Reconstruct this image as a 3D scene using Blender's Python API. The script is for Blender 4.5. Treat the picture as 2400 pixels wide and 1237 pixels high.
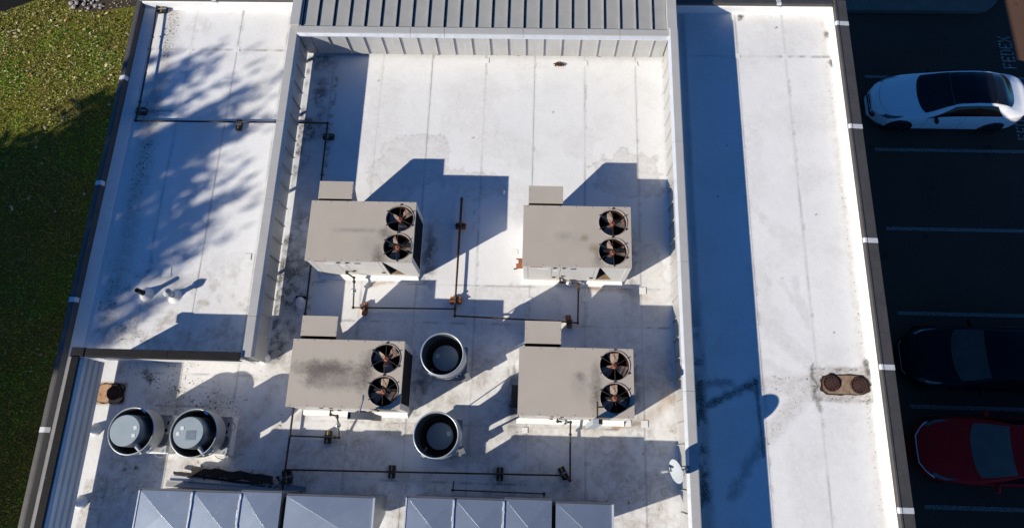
import bpy, bmesh, math, random
import numpy as np
from mathutils import Vector, Matrix

random.seed(7)
rng = np.random.default_rng(11)
for o in list(bpy.data.objects):
    bpy.data.objects.remove(o, do_unlink=True)
scene = bpy.context.scene
C = scene.collection
R = math.radians

# ------------------------------------------------------------------ camera
CAM_H = 14.3                                   # metres above the roof membrane (roof is z = 0)
cam = bpy.data.cameras.new('camera')
cam.sensor_width = 36.0
cam.lens = 23.367
cam.clip_start = 0.1
cam.clip_end = 2000
co = bpy.data.objects.new('camera', cam)
C.objects.link(co)
def _cam_rot(p, r, y):
    R0 = np.array([[1, 0, 0], [0, -1, 0], [0, 0, -1.]])
    Y = np.array([[math.cos(y), -math.sin(y), 0], [math.sin(y), math.cos(y), 0], [0, 0, 1]])
    X = np.array([[1, 0, 0], [0, math.cos(p), -math.sin(p)], [0, math.sin(p), math.cos(p)]])
    Q = np.array([[math.cos(r), 0, math.sin(r)], [0, 1, 0], [-math.sin(r), 0, math.cos(r)]])
    return Q @ X @ R0 @ Y
_R = _cam_rot(R(-16.68074), R(1.45414), R(-1.318355))
m = Matrix.Identity(4)
for i in range(3):
    m[i][0] = _R[0][i]; m[i][1] = -_R[1][i]; m[i][2] = -_R[2][i]
m[2][3] = CAM_H
co.matrix_world = m
scene.camera = co

# ------------------------------------------------------------------ sky and sun
SUN_H = Vector((1.583, 0.9875, -1.0)).normalized()      # direction the light travels
world = bpy.data.worlds.new('World')
scene.world = world
world.use_nodes = True
wn = world.node_tree
wn.nodes.clear()
sky = wn.nodes.new('ShaderNodeTexSky')
sky.sky_type = 'NISHITA'
sky.sun_disc = False
sky.sun_elevation = R(28.2)
sky.sun_rotation = R(238.0)
sky.air_density = 0.5
sky.dust_density = 0.0
sky.ozone_density = 3.0
bg = wn.nodes.new('ShaderNodeBackground')
bg.inputs['Strength'].default_value = 0.05
wo = wn.nodes.new('ShaderNodeOutputWorld')
wb = wn.nodes.new('ShaderNodeVectorMath')        # camera balanced to the low warm sun: the sky reads bluer
wb.operation = 'MULTIPLY'
wb.inputs[1].default_value = (0.60, 1.55, 2.25)
wn.links.new(sky.outputs[0], wb.inputs[0])
wn.links.new(wb.outputs[0], bg.inputs[0])
wn.links.new(bg.outputs[0], wo.inputs[0])
sun = bpy.data.lights.new('sun', 'SUN')
sun.energy = 5.0
sun.angle = R(0.53)
sun.color = (1.0, 0.925, 0.79)
so = bpy.data.objects.new('sun', sun)
so.rotation_euler = SUN_H.to_track_quat('-Z', 'Y').to_euler()
so.location = (-30, -20, 25)
C.objects.link(so)
scene.view_settings.view_transform = 'Standard'
scene.view_settings.look = 'None'
scene.view_settings.gamma = 1.0
scene.view_settings.exposure = 0.30

# ------------------------------------------------------------------ helpers
def tag(o, label=None, cat=None, group=None, kind=None):
    if label: o['label'] = label
    if cat: o['category'] = cat
    if group: o['group'] = group
    if kind: o['kind'] = kind
    return o

def empty(name, loc=(0, 0, 0), parent=None):
    o = bpy.data.objects.new(name, None)
    o.empty_display_size = 0.2
    o.location = loc
    C.objects.link(o)
    if parent: o.parent = parent
    return o

class MB:
    """Collects shapes; build() links them as one mesh object."""
    def __init__(s):
        s.v = []; s.f = []; s.sm = []
    def add(s, vs, fs, smooth=False):
        b = len(s.v)
        s.v += [tuple(v) for v in vs]
        s.f += [tuple(i + b for i in f) for f in fs]
        s.sm += [smooth] * len(fs)
        return s
    def box(s, x0, x1, y0, y1, z0, z1, M=None):
        vs = [(x, y, z) for z in (z0, z1) for y in (y0, y1) for x in (x0, x1)]
        if M is not None: vs = [M @ Vector(v) for v in vs]
        return s.add(vs, [(0, 2, 3, 1), (4, 5, 7, 6), (0, 1, 5, 4), (2, 6, 7, 3), (0, 4, 6, 2), (1, 3, 7, 5)])
    def prism(s, poly, a0, a1, axis):
        """poly extruded from a0 to a1; axis 'x': poly is (y,z); 'y': (x,z); 'z': (x,y)."""
        n = len(poly)
        def P(p, a):
            return {'x': (a, p[0], p[1]), 'y': (p[0], a, p[1]), 'z': (p[0], p[1], a)}[axis]
        vs = [P(p, a0) for p in poly] + [P(p, a1) for p in poly]
        fs = [(i, (i + 1) % n, n + (i + 1) % n, n + i) for i in range(n)]
        fs += [tuple(range(n))[::-1], tuple(range(n, 2 * n))]
        return s.add(vs, fs)
    def lathe(s, prof, c=(0, 0, 0), n=40, M=None, closed=False, smooth=True):
        vs = []; fs = []
        for r, z in prof:
            for k in range(n):
                a = 2 * math.pi * k / n
                p = Vector((r * math.cos(a), r * math.sin(a), z))
                if M is not None: p = M @ p
                vs.append((p[0] + c[0], p[1] + c[1], p[2] + c[2]))
        m_ = len(prof)
        for i in range(m_ if closed else m_ - 1):
            j = (i + 1) % m_
            for k in range(n):
                l = (k + 1) % n
                fs.append((i * n + k, i * n + l, j * n + l, j * n + k))
        return s.add(vs, fs, smooth)
    def disc(s, r, z, c=(0, 0), n=40):
        return s.add([(c[0] + r * math.cos(2 * math.pi * k / n), c[1] + r * math.sin(2 * math.pi * k / n), z) for k in range(n)], [tuple(range(n))])
    def tube(s, pts, r, n=8, caps=True):
        pts = [Vector(p) for p in pts]
        rr = r if isinstance(r, (list, tuple)) else [r] * len(pts)
        vs = []; fs = []
        for i, p in enumerate(pts):
            if i == 0: d = pts[1] - p
            elif i == len(pts) - 1: d = p - pts[i - 1]
            else: d = (pts[i + 1] - p).normalized() + (p - pts[i - 1]).normalized()
            d.normalize()
            ref = Vector((0, 0, 1)) if abs(d.z) < 0.9 else Vector((1, 0, 0))
            a = d.cross(ref).normalized(); b = a.cross(d).normalized()
            k = 1.0
            if 0 < i < len(pts) - 1:
                k = 1 / max(0.5, math.cos(0.5 * (pts[i + 1] - p).angle(p - pts[i - 1])))
            for j in range(n):
                t = 2 * math.pi * j / n
                vs.append(p + (a * math.cos(t) + b * math.sin(t)) * rr[i] * k)
        for i in range(len(pts) - 1):
            for j in range(n):
                l = (j + 1) % n
                fs.append((i * n + j, i * n + l, (i + 1) * n + l, (i + 1) * n + j))
        s.add(vs, fs, True)
        if caps:
            s.add(vs[:n], [tuple(range(n))]); s.add(vs[-n:], [tuple(range(n))])
        return s
    def quad(s, a, b, c, d):
        return s.add([a, b, c, d], [(0, 1, 2, 3)])
    def mesh(s, name):
        me = bpy.data.meshes.new(name)
        me.from_pydata(s.v, [], s.f)
        me.polygons.foreach_set('use_smooth', s.sm)
        me.update()
        bm = bmesh.new(); bm.from_mesh(me)
        bmesh.ops.recalc_face_normals(bm, faces=bm.faces)
        bm.to_mesh(me); bm.free()
        return me
    def build(s, name, mat, parent=None, bevel=0, kind=None):
        me = s.mesh(name)
        me.materials.append(mat)
        o = bpy.data.objects.new(name, me)
        C.objects.link(o)
        if parent: o.parent = parent
        if bevel:
            b = o.modifiers.new('bevel', 'BEVEL'); b.width = bevel; b.segments = 2; b.limit_method = 'ANGLE'; b.angle_limit = R(40)
        if kind: o['kind'] = kind
        return o

def inst(name, me, parent, loc=(0, 0, 0), rotz=0, scale=None):
    o = bpy.data.objects.new(name, me)
    C.objects.link(o)
    o.parent = parent
    o.location = loc
    o.rotation_euler = (0, 0, rotz)
    if scale: o.scale = scale
    return o

# ------------------------------------------------------------------ materials
def new_mat(name):
    mt = bpy.data.materials.new(name); mt.use_nodes = True
    nt = mt.node_tree
    b = nt.nodes['Principled BSDF']
    return mt, nt, b

def mixrgb(nt, fac, a, b, blend='MIX'):
    n = nt.nodes.new('ShaderNodeMix'); n.data_type = 'RGBA'; n.blend_type = blend
    for sock, v in ((n.inputs[0], fac), (n.inputs[6], a), (n.inputs[7], b)):
        if isinstance(v, (int, float)): sock.default_value = v
        elif isinstance(v, tuple): sock.default_value = (*v, 1) if len(v) == 3 else v
        else: nt.links.new(v, sock)
    return n.outputs[2]

def noise(nt, scale, detail=4, rough=0.6, vec=None, dist=0.0):
    n = nt.nodes.new('ShaderNodeTexNoise')
    n.inputs['Scale'].default_value = scale; n.inputs['Detail'].default_value = detail
    n.inputs['Roughness'].default_value = rough; n.inputs['Distortion'].default_value = dist
    if vec is not None: nt.links.new(vec, n.inputs['Vector'])
    return n.outputs[0]

def ramp(nt, val, a, b, lo=0.0, hi=1.0):
    n = nt.nodes.new('ShaderNodeMapRange'); n.clamp = True
    n.inputs[1].default_value = a; n.inputs[2].default_value = b
    n.inputs[3].default_value = lo; n.inputs[4].default_value = hi
    nt.links.new(val, n.inputs[0])
    return n.outputs[0]

def world_pos(nt):
    return nt.nodes.new('ShaderNodeNewGeometry').outputs['Position']

def simple(name, c1, c2=None, rough=0.6, metal=0.0, scale=6.0, rv=0.08, bump=0.0, bscale=40.0, speck=None, speck_amt=0.0, coat=0.0, spec=None, speck_scale=30):
    mt, nt, b = new_mat(name)
    b.inputs['Roughness'].default_value = rough
    b.inputs['Metallic'].default_value = metal
    if coat:
        b.inputs['Coat Weight'].default_value = coat; b.inputs['Coat Roughness'].default_value = 0.04
    if spec is not None: b.inputs['Specular IOR Level'].default_value = spec
    P = world_pos(nt)
    c2 = c2 or tuple(x * 0.82 for x in c1)
    col = mixrgb(nt, ramp(nt, noise(nt, scale, 5, 0.65, P), 0.3, 0.7), c1, c2)
    if speck:
        col = mixrgb(nt, ramp(nt, noise(nt, speck_scale, 3, 0.7, P), 0.62 - 0.1 * speck_amt, 0.72, 0, min(1, speck_amt + 0.3)), col, speck)
    nt.links.new(col, b.inputs['Base Color'])
    nt.links.new(ramp(nt, noise(nt, scale * 2.3, 4, 0.6, P), 0.3, 0.7, max(0.02, rough - rv), min(1, rough + rv)), b.inputs['Roughness'])
    if bump:
        bn = nt.nodes.new('ShaderNodeBump'); bn.inputs['Strength'].default_value = bump; bn.inputs['Distance'].default_value = 0.02
        nt.links.new(noise(nt, bscale, 4, 0.6, P), bn.inputs['Height'])
        nt.links.new(bn.outputs[0], b.inputs['Normal'])
    return mt

M = {}
def membrane_mat():
    mt, nt, b = new_mat('roof_membrane')
    P = world_pos(nt)
    at = nt.nodes.new('ShaderNodeAttribute'); at.attribute_name = 'stain'
    sp = nt.nodes.new('ShaderNodeSeparateColor'); nt.links.new(at.outputs['Color'], sp.inputs[0])
    base = mixrgb(nt, ramp(nt, noise(nt, 0.9, 6, 0.6, P), 0.35, 0.7), (0.83, 0.83, 0.83), (0.77, 0.775, 0.78))
    base = mixrgb(nt, ramp(nt, noise(nt, 14, 5, 0.7, P), 0.5, 0.8, 0, 0.35), base, (0.62, 0.61, 0.59))
    base = mixrgb(nt, ramp(nt, noise(nt, 55, 3, 0.6, P), 0.70, 0.76, 0, 0.6), base, (0.2, 0.19, 0.17))
    def mul(a_, b_):
        q = nt.nodes.new('ShaderNodeMath'); q.operation = 'MULTIPLY'; q.use_clamp = True
        nt.links.new(a_, q.inputs[0]); nt.links.new(b_, q.inputs[1]); return q.outputs[0]
    gm_ = mul(sp.outputs[1], ramp(nt, noise(nt, 7, 6, 0.7, P, 0.8), 0.32, 0.68, 0.35, 1.45))
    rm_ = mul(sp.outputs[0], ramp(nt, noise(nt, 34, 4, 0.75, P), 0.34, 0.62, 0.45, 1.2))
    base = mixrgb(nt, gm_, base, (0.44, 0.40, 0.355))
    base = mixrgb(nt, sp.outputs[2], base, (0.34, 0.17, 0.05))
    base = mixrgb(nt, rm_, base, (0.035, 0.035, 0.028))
    fm = nt.nodes.new('ShaderNodeMath'); fm.operation = 'MULTIPLY'
    fa = nt.nodes.new('ShaderNodeMath'); fa.operation = 'MULTIPLY_ADD'
    nt.links.new(at.outputs['Alpha'], fa.inputs[0]); fa.inputs[1].default_value = 0.13; nt.links.new(noise(nt, 21, 4, 0.7, P, 0.5), fa.inputs[2])
    nt.links.new(ramp(nt, fa.outputs[0], 0.685, 0.715), fm.inputs[0]); nt.links.new(ramp(nt, at.outputs['Alpha'], 0.0, 0.4), fm.inputs[1])
    base = mixrgb(nt, fm.outputs[0], base, (0.028, 0.026, 0.022))
    nt.links.new(base, b.inputs['Base Color'])
    b.inputs['Roughness'].default_value = 0.55
    b.inputs['Specular IOR Level'].default_value = 0.3
    bn = nt.nodes.new('ShaderNodeBump'); bn.inputs['Strength'].default_value = 0.25; bn.inputs['Distance'].default_value = 0.02
    nt.links.new(noise(nt, 5, 6, 0.6, P), bn.inputs['Height']); nt.links.new(bn.outputs[0], b.inputs['Normal'])
    return mt
M['membrane'] = membrane_mat()
M['flashing'] = simple('white_flashing', (0.80, 0.80, 0.79), (0.72, 0.72, 0.71), 0.5, scale=2.5, speck=(0.3, 0.28, 0.25), speck_amt=0.1, speck_scale=14)
M['coping'] = simple('dark_bronze_coping', (0.075, 0.070, 0.066), (0.055, 0.052, 0.05), 0.5, 0.0, scale=3, speck=(0.3, 0.3, 0.3), speck_amt=0.02)
M['darkcap'] = simple('black_bronze_cap', (0.015, 0.015, 0.016), (0.011, 0.011, 0.012), 0.55, scale=3, spec=0.2, speck=(0.2, 0.2, 0.2), speck_amt=0.02)
M['tray'] = simple('shade_dark_sheet', (0.10, 0.105, 0.12), (0.08, 0.085, 0.1), 0.5, 0.3)  # dark blue-grey has the tray's shaded side put into its colour
M['ring'] = simple('beige_fan_ring', (0.36, 0.32, 0.29), (0.26, 0.22, 0.20), 0.7, 0.0, scale=12)
M['joint'] = simple('bare_metal_joint', (0.72, 0.73, 0.74), (0.6, 0.61, 0.62), 0.4, 0.2, scale=12)
M['taupe'] = simple('taupe_trim', (0.30, 0.28, 0.25), (0.25, 0.23, 0.21), 0.55, scale=5)
M['screen'] = simple('grey_metal_panel', (0.46, 0.46, 0.455), (0.39, 0.39, 0.385), 0.42, 0.15, scale=2.2)
M['screencap'] = simple('grey_metal_cap', (0.46, 0.455, 0.44), (0.41, 0.405, 0.395), 0.5, 0.0, scale=3)
M['lip'] = simple('light_metal_lip', (0.66, 0.68, 0.72), (0.58, 0.6, 0.64), 0.35, 0.3, scale=3)
M['cladding'] = simple('grey_blue_cladding', (0.66, 0.66, 0.65), (0.58, 0.58, 0.57), 0.6, 0.0, scale=2, spec=0.1)
M['metalroof'] = simple('grey_standing_seam', (0.38, 0.38, 0.37), (0.33, 0.33, 0.325), 0.6, 0.0, scale=2.5, spec=0.15)
M['rtu'] = simple('beige_grey_enamel', (0.48, 0.423, 0.36), (0.44, 0.388, 0.332), 0.5, 0.0, scale=2.0)
M['rtuside'] = simple('pale_grey_enamel', (0.62, 0.61, 0.59), (0.55, 0.54, 0.52), 0.5, 0.0, scale=3.0, speck=(0.25, 0.2, 0.15), speck_amt=0.05, speck_scale=20)
M['coil'] = simple('black_coil', (0.018, 0.018, 0.018), (0.03, 0.028, 0.026), 0.7, 0.0, scale=20)
M['dark'] = simple('dark_interior', (0.02, 0.012, 0.010), (0.035, 0.02, 0.016), 0.8, scale=9)
M['black'] = simple('black_cavity', (0.006, 0.006, 0.007), (0.01, 0.01, 0.01), 0.9)
M['shroud'] = simple('rust_brown_shroud', (0.055, 0.022, 0.014), (0.035, 0.015, 0.010), 0.9, scale=8, spec=0.05)
M['hub'] = simple('orange_rust_hub', (0.33, 0.10, 0.05), (0.25, 0.075, 0.04), 0.6, scale=20)
M['blade'] = simple('dull_aluminium_blade', (0.38, 0.28, 0.23), (0.20, 0.14, 0.11), 0.5, 0.0, scale=9, spec=0.2)
M['wire'] = simple('dark_wire', (0.04, 0.035, 0.03), (0.06, 0.05, 0.04), 0.6, 0.3, scale=9)
M['pipe'] = simple('black_iron_pipe', (0.022, 0.02, 0.02), (0.045, 0.035, 0.03), 0.5, 0.2, scale=6)
M['rustpipe'] = simple('rusty_iron_pipe', (0.11, 0.045, 0.025), (0.05, 0.025, 0.018), 0.7, 0.1, scale=6)
M['block'] = simple('black_rubber', (0.012, 0.012, 0.012), (0.022, 0.022, 0.022), 0.8, scale=10)
M['rustblock'] = simple('rust_orange_block', (0.36, 0.12, 0.045), (0.2, 0.065, 0.03), 0.8, scale=12)
M['strip'] = simple('faded_yellow_strip', (0.45, 0.27, 0.06), (0.3, 0.2, 0.06), 0.7, scale=30)
M['galv'] = simple('galvanised_sheet', (0.45, 0.515, 0.60), (0.39, 0.45, 0.535), 0.36, 0.74, scale=1.2, rv=0.015, speck=(0.8, 0.8, 0.8), speck_amt=0.1, speck_scale=16)
M['galvseam'] = simple('bright_galvanised_seam', (0.80, 0.82, 0.85), (0.7, 0.72, 0.75), 0.35, 0.4, scale=8)
M['galvdark'] = simple('dull_galvanised_sheet', (0.36, 0.37, 0.39), (0.27, 0.28, 0.30), 0.45, 0.6, scale=4)
M['alu'] = simple('spun_aluminium', (0.60, 0.61, 0.61), (0.52, 0.53, 0.53), 0.42, 0.55, scale=3)
M['fancap'] = simple('blue_grey_fan_cap', (0.35, 0.41, 0.44), (0.32, 0.38, 0.41), 0.5, 0.2, scale=2)
M['faninner'] = simple('grey_fan_housing', (0.17, 0.19, 0.20), (0.13, 0.15, 0.16), 0.4, 0.35, scale=4)
M['paper'] = simple('white_sticker', (0.78, 0.78, 0.76), (0.7, 0.7, 0.68), 0.6, scale=30)
M['redsticker'] = simple('red_sticker', (0.4, 0.03, 0.03), (0.3, 0.03, 0.03), 0.6)
M['rustgrate'] = simple('rusty_cast_iron', (0.085, 0.035, 0.026), (0.05, 0.022, 0.018), 0.75, scale=25)
M['rustplate'] = simple('tan_rusty_pan', (0.33, 0.25, 0.17), (0.22, 0.13, 0.07), 0.85, scale=9, speck=(0.06, 0.03, 0.02), speck_amt=0.4, speck_scale=12)
M['orangepan'] = simple('orange_rust_pan', (0.42, 0.20, 0.08), (0.55, 0.38, 0.24), 0.85, scale=8, speck=(0.07, 0.03, 0.02), speck_amt=0.4, speck_scale=14)
M['dish'] = simple('pale_dish_enamel', (0.40, 0.43, 0.45), (0.37, 0.40, 0.42), 0.6, spec=0.2)
M['plastic'] = simple('grey_plastic', (0.42, 0.42, 0.40), (0.36, 0.36, 0.34), 0.5)
M['tar'] = simple('black_weathered_board', (0.014, 0.012, 0.010), (0.035, 0.028, 0.022), 0.85, scale=9)
M['wall'] = simple('tan_stucco', (0.36, 0.31, 0.25), (0.32, 0.28, 0.23), 0.85, scale=2, bump=0.3)
M['concrete'] = simple('grey_concrete', (0.22, 0.17, 0.135), (0.17, 0.135, 0.11), 0.95, scale=3, bump=0.3, bscale=90, spec=0.05)
M['rock'] = simple('pale_river_rock', (0.42, 0.38, 0.35), (0.27, 0.24, 0.22), 0.85, scale=4)
M['mulch'] = simple('brown_mulch', (0.055, 0.035, 0.022), (0.03, 0.02, 0.014), 0.95, scale=12, bump=0.6)
M['bark'] = simple('grey_brown_bark', (0.10, 0.075, 0.055), (0.06, 0.045, 0.035), 0.9, scale=5, bump=0.6)
M['leaf'] = simple('green_leaf', (0.055, 0.085, 0.022), (0.085, 0.10, 0.03), 0.6, scale=0.8)
M['leaf'].node_tree.nodes['Principled BSDF'].inputs['Transmission Weight'].default_value = 0.0
M['carwhite'] = simple('white_car_paint', (0.90, 0.90, 0.90), (0.89, 0.89, 0.89), 0.35, 0.0, scale=1, coat=0.15)
M['carblack'] = simple('black_car_paint', (0.008, 0.009, 0.014), (0.010, 0.011, 0.016), 0.45, 0.0, scale=1, spec=0.08)
M['carred'] = simple('dark_red_car_paint', (0.55, 0.008, 0.010), (0.52, 0.007, 0.009), 0.5, 0.0, scale=1, coat=0.0, spec=0.15)
M['glass'] = simple('dark_car_glass', (0.010, 0.011, 0.012), (0.014, 0.015, 0.016), 0.08, 0.0, scale=2, rv=0.01, spec=0.3)
M['windshield'] = simple('grey_blue_windscreen', (0.20, 0.155, 0.125), (0.13, 0.10, 0.085), 0.1, 0.0, scale=2, rv=0.01, spec=0.3)
M['pano'] = simple('black_glass_roof', (0.006, 0.007, 0.010), (0.008, 0.009, 0.012), 0.08, 0.0, scale=1, spec=0.35)
M['tyre'] = simple('black_tyre', (0.012, 0.012, 0.012), (0.018, 0.018, 0.018), 0.85)
M['rim'] = simple('dark_alloy_rim', (0.06, 0.06, 0.065), (0.04, 0.04, 0.045), 0.4, 0.5)
M['chrome'] = simple('bright_chrome', (0.75, 0.77, 0.80), (0.7, 0.72, 0.75), 0.12, 1.0)
M['headlight'] = simple('dark_headlight', (0.03, 0.032, 0.036), (0.08, 0.085, 0.09), 0.08, 0.0, scale=18, spec=0.8)
M['taillight'] = simple('red_taillight', (0.25, 0.01, 0.01), (0.18, 0.008, 0.008), 0.15)

def add_streaks(mt, amt=0.28, col=(0.62, 0.62, 0.60)):
    nt = mt.node_tree; b = nt.nodes['Principled BSDF']; src = b.inputs['Base Color'].links[0].from_socket
    mp = nt.nodes.new('ShaderNodeMapping'); mp.inputs['Scale'].default_value = (9, 9, 0.7)
    nt.links.new(world_pos(nt), mp.inputs['Vector'])
    nt.links.new(mixrgb(nt, ramp(nt, noise(nt, 2.0, 5, 0.7, mp.outputs[0]), 0.52, 0.72, 0, amt), src, col), b.inputs['Base Color'])
    nt.links.new(mixrgb(nt, ramp(nt, noise(nt, 3.1, 4, 0.7, mp.outputs[0]), 0.60, 0.75, 0, amt), b.inputs['Base Color'].links[0].from_socket, (0.24, 0.23, 0.21)), b.inputs['Base Color'])
add_streaks(M['screen']); add_streaks(M['rtuside'], 0.22, (0.5, 0.44, 0.36)); add_streaks(M['alu'], 0.3, (0.45, 0.44, 0.42))
def asphalt_mat():
    mt, nt, b = new_mat('asphalt')
    P = world_pos(nt)
    c = mixrgb(nt, ramp(nt, noise(nt, 0.5, 5, 0.6, P), 0.35, 0.7), (0.105, 0.060, 0.043), (0.085, 0.050, 0.036))
    c = mixrgb(nt, ramp(nt, noise(nt, 60, 3, 0.7, P), 0.45, 0.75, 0, 0.7), c, (0.15, 0.105, 0.08))
    c = mixrgb(nt, ramp(nt, noise(nt, 1.7, 4, 0.6, P), 0.62, 0.75, 0, 0.6), c, (0.03, 0.02, 0.016))
    nt.links.new(c, b.inputs['Base Color']); b.inputs['Roughness'].default_value = 1.0; b.inputs['Specular IOR Level'].default_value = 0.0
    bn = nt.nodes.new('ShaderNodeBump'); bn.inputs['Strength'].default_value = 0.6; bn.inputs['Distance'].default_value = 0.01
    nt.links.new(noise(nt, 120, 2, 0.6, P), bn.inputs['Height']); nt.links.new(bn.outputs[0], b.inputs['Normal'])
    return mt
M['asphalt'] = asphalt_mat()

def paint_mat():
    mt, nt, b = new_mat('worn_white_line_paint')
    P = world_pos(nt)
    w = ramp(nt, noise(nt, 26, 5, 0.75, P), 0.44, 0.58)
    c = mixrgb(nt, w, (0.34, 0.29, 0.25), (0.08, 0.062, 0.05))
    nt.links.new(c, b.inputs['Base Color']); b.inputs['Roughness'].default_value = 0.9; b.inputs['Specular IOR Level'].default_value = 0.1
    return mt
M['paint'] = paint_mat()

M['letterpaint'] = simple('faded_white_stencil_paint', (0.62, 0.55, 0.48), (0.35, 0.30, 0.26), 0.9, scale=22, spec=0.1)
def lawn_mat():
    mt, nt, b = new_mat('lawn_soil')
    P = world_pos(nt)
    c = mixrgb(nt, ramp(nt, noise(nt, 1.1, 5, 0.65, P), 0.35, 0.68), (0.22, 0.235, 0.032), (0.22, 0.18, 0.045))
    c = mixrgb(nt, ramp(nt, noise(nt, 26, 4, 0.7, P), 0.42, 0.66), c, (0.04, 0.05, 0.012))
    nt.links.new(c, b.inputs['Base Color']); b.inputs['Roughness'].default_value = 0.95; b.inputs['Specular IOR Level'].default_value = 0.1
    bn = nt.nodes.new('ShaderNodeBump'); bn.inputs['Strength'].default_value = 1.0; bn.inputs['Distance'].default_value = 0.06
    nt.links.new(noise(nt, 22, 4, 0.7, P), bn.inputs['Height']); nt.links.new(bn.outputs[0], b.inputs['Normal'])
    return mt
M['lawn'] = lawn_mat()
def attr_mat(name, rough=0.8):
    mt, nt, b = new_mat(name)
    at = nt.nodes.new('ShaderNodeAttribute'); at.attribute_name = 'tint'
    nt.links.new(at.outputs['Color'], b.inputs['Base Color']); b.inputs['Roughness'].default_value = rough
    b.inputs['Specular IOR Level'].default_value = 0.2
    return mt
M['blades'] = attr_mat('grass_blades'); M['litter'] = attr_mat('fallen_leaves')

def rtu_top_mat(name, blotches):
    """beige enamel lid with that unit's own dirt blotches (x, y, rx, ry, strength, (colour))."""
    mt, nt, b = new_mat(name)
    P = world_pos(nt)
    c = mixrgb(nt, ramp(nt, noise(nt, 2.0, 5, 0.6, P), 0.3, 0.7), (0.485, 0.423, 0.355), (0.45, 0.393, 0.33))
    warp = noise(nt, 7, 5, 0.7, P)
    fine = noise(nt, 38, 4, 0.75, P)
    for (x, y, rx, ry, st, colr) in blotches:
        mp = nt.nodes.new('ShaderNodeMapping'); mp.vector_type = 'TEXTURE'
        mp.inputs['Location'].default_value = (x, y, 1.2); mp.inputs['Scale'].default_value = (rx, ry, 1)
        nt.links.new(P, mp.inputs['Vector'])
        ln = nt.nodes.new('ShaderNodeVectorMath'); ln.operation = 'LENGTH'; nt.links.new(mp.outputs[0], ln.inputs[0])
        d = nt.nodes.new('ShaderNodeMath'); d.operation = 'MULTIPLY_ADD'
        nt.links.new(warp, d.inputs[0]); d.inputs[1].default_value = 1.3; nt.links.new(ln.outputs['Value'], d.inputs[2])
        k = ramp(nt, d.outputs[0], 1.75, 0.7)
        g = nt.nodes.new('ShaderNodeMath'); g.operation = 'MULTIPLY'
        nt.links.new(k, g.inputs[0]); nt.links.new(ramp(nt, fine, 0.34, 0.66, 0.45 * st, st), g.inputs[1])
        c = mixrgb(nt, g.outputs[0], c, colr)
    nt.links.new(c, b.inputs['Base Color']); b.inputs['Roughness'].default_value = 0.5
    return mt

# ------------------------------------------------------------------ numpy noise for stains with a shape of their own
_tab = rng.random((256, 256))
def vnoise(x, y, s):
    x = np.asarray(x) * s + 57.3; y = np.asarray(y) * s + 91.7
    xi = np.floor(x).astype(int); yi = np.floor(y).astype(int)
    fx = x - xi; fy = y - yi
    fx = fx * fx * (3 - 2 * fx); fy = fy * fy * (3 - 2 * fy)
    g = lambda a, b: _tab[a & 255, b & 255]
    return (g(xi, yi) * (1 - fx) + g(xi + 1, yi) * fx) * (1 - fy) + (g(xi, yi + 1) * (1 - fx) + g(xi + 1, yi + 1) * fx) * fy
def fbm(x, y, s, o=4):
    v = 0; a = 0.5; t = 0
    for i in range(o):
        v = v + a * vnoise(x, y, s * 2 ** i); t += a; a *= 0.55
    return v / t
def sstep(a, b, v):
    t = np.clip((v - a) / (b - a), 0, 1); return t * t * (3 - 2 * t)

SEAMS_W = [-8.75, -7.56, -6.33]
SEAMS_C = [-5.05, -3.83, -2.605, -1.27, -0.07, 1.158, 2.39]
SEAMS_E = [3.62, 4.90, 6.06]
def seg_d(X, Y, a, b):
    ax, ay = a; bx, by = b
    L = (bx - ax) ** 2 + (by - ay) ** 2
    t = np.clip(((X - ax) * (bx - ax) + (Y - ay) * (by - ay)) / L, 0, 1)
    return np.hypot(X - ax - t * (bx - ax), Y - ay - t * (by - ay))

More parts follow.
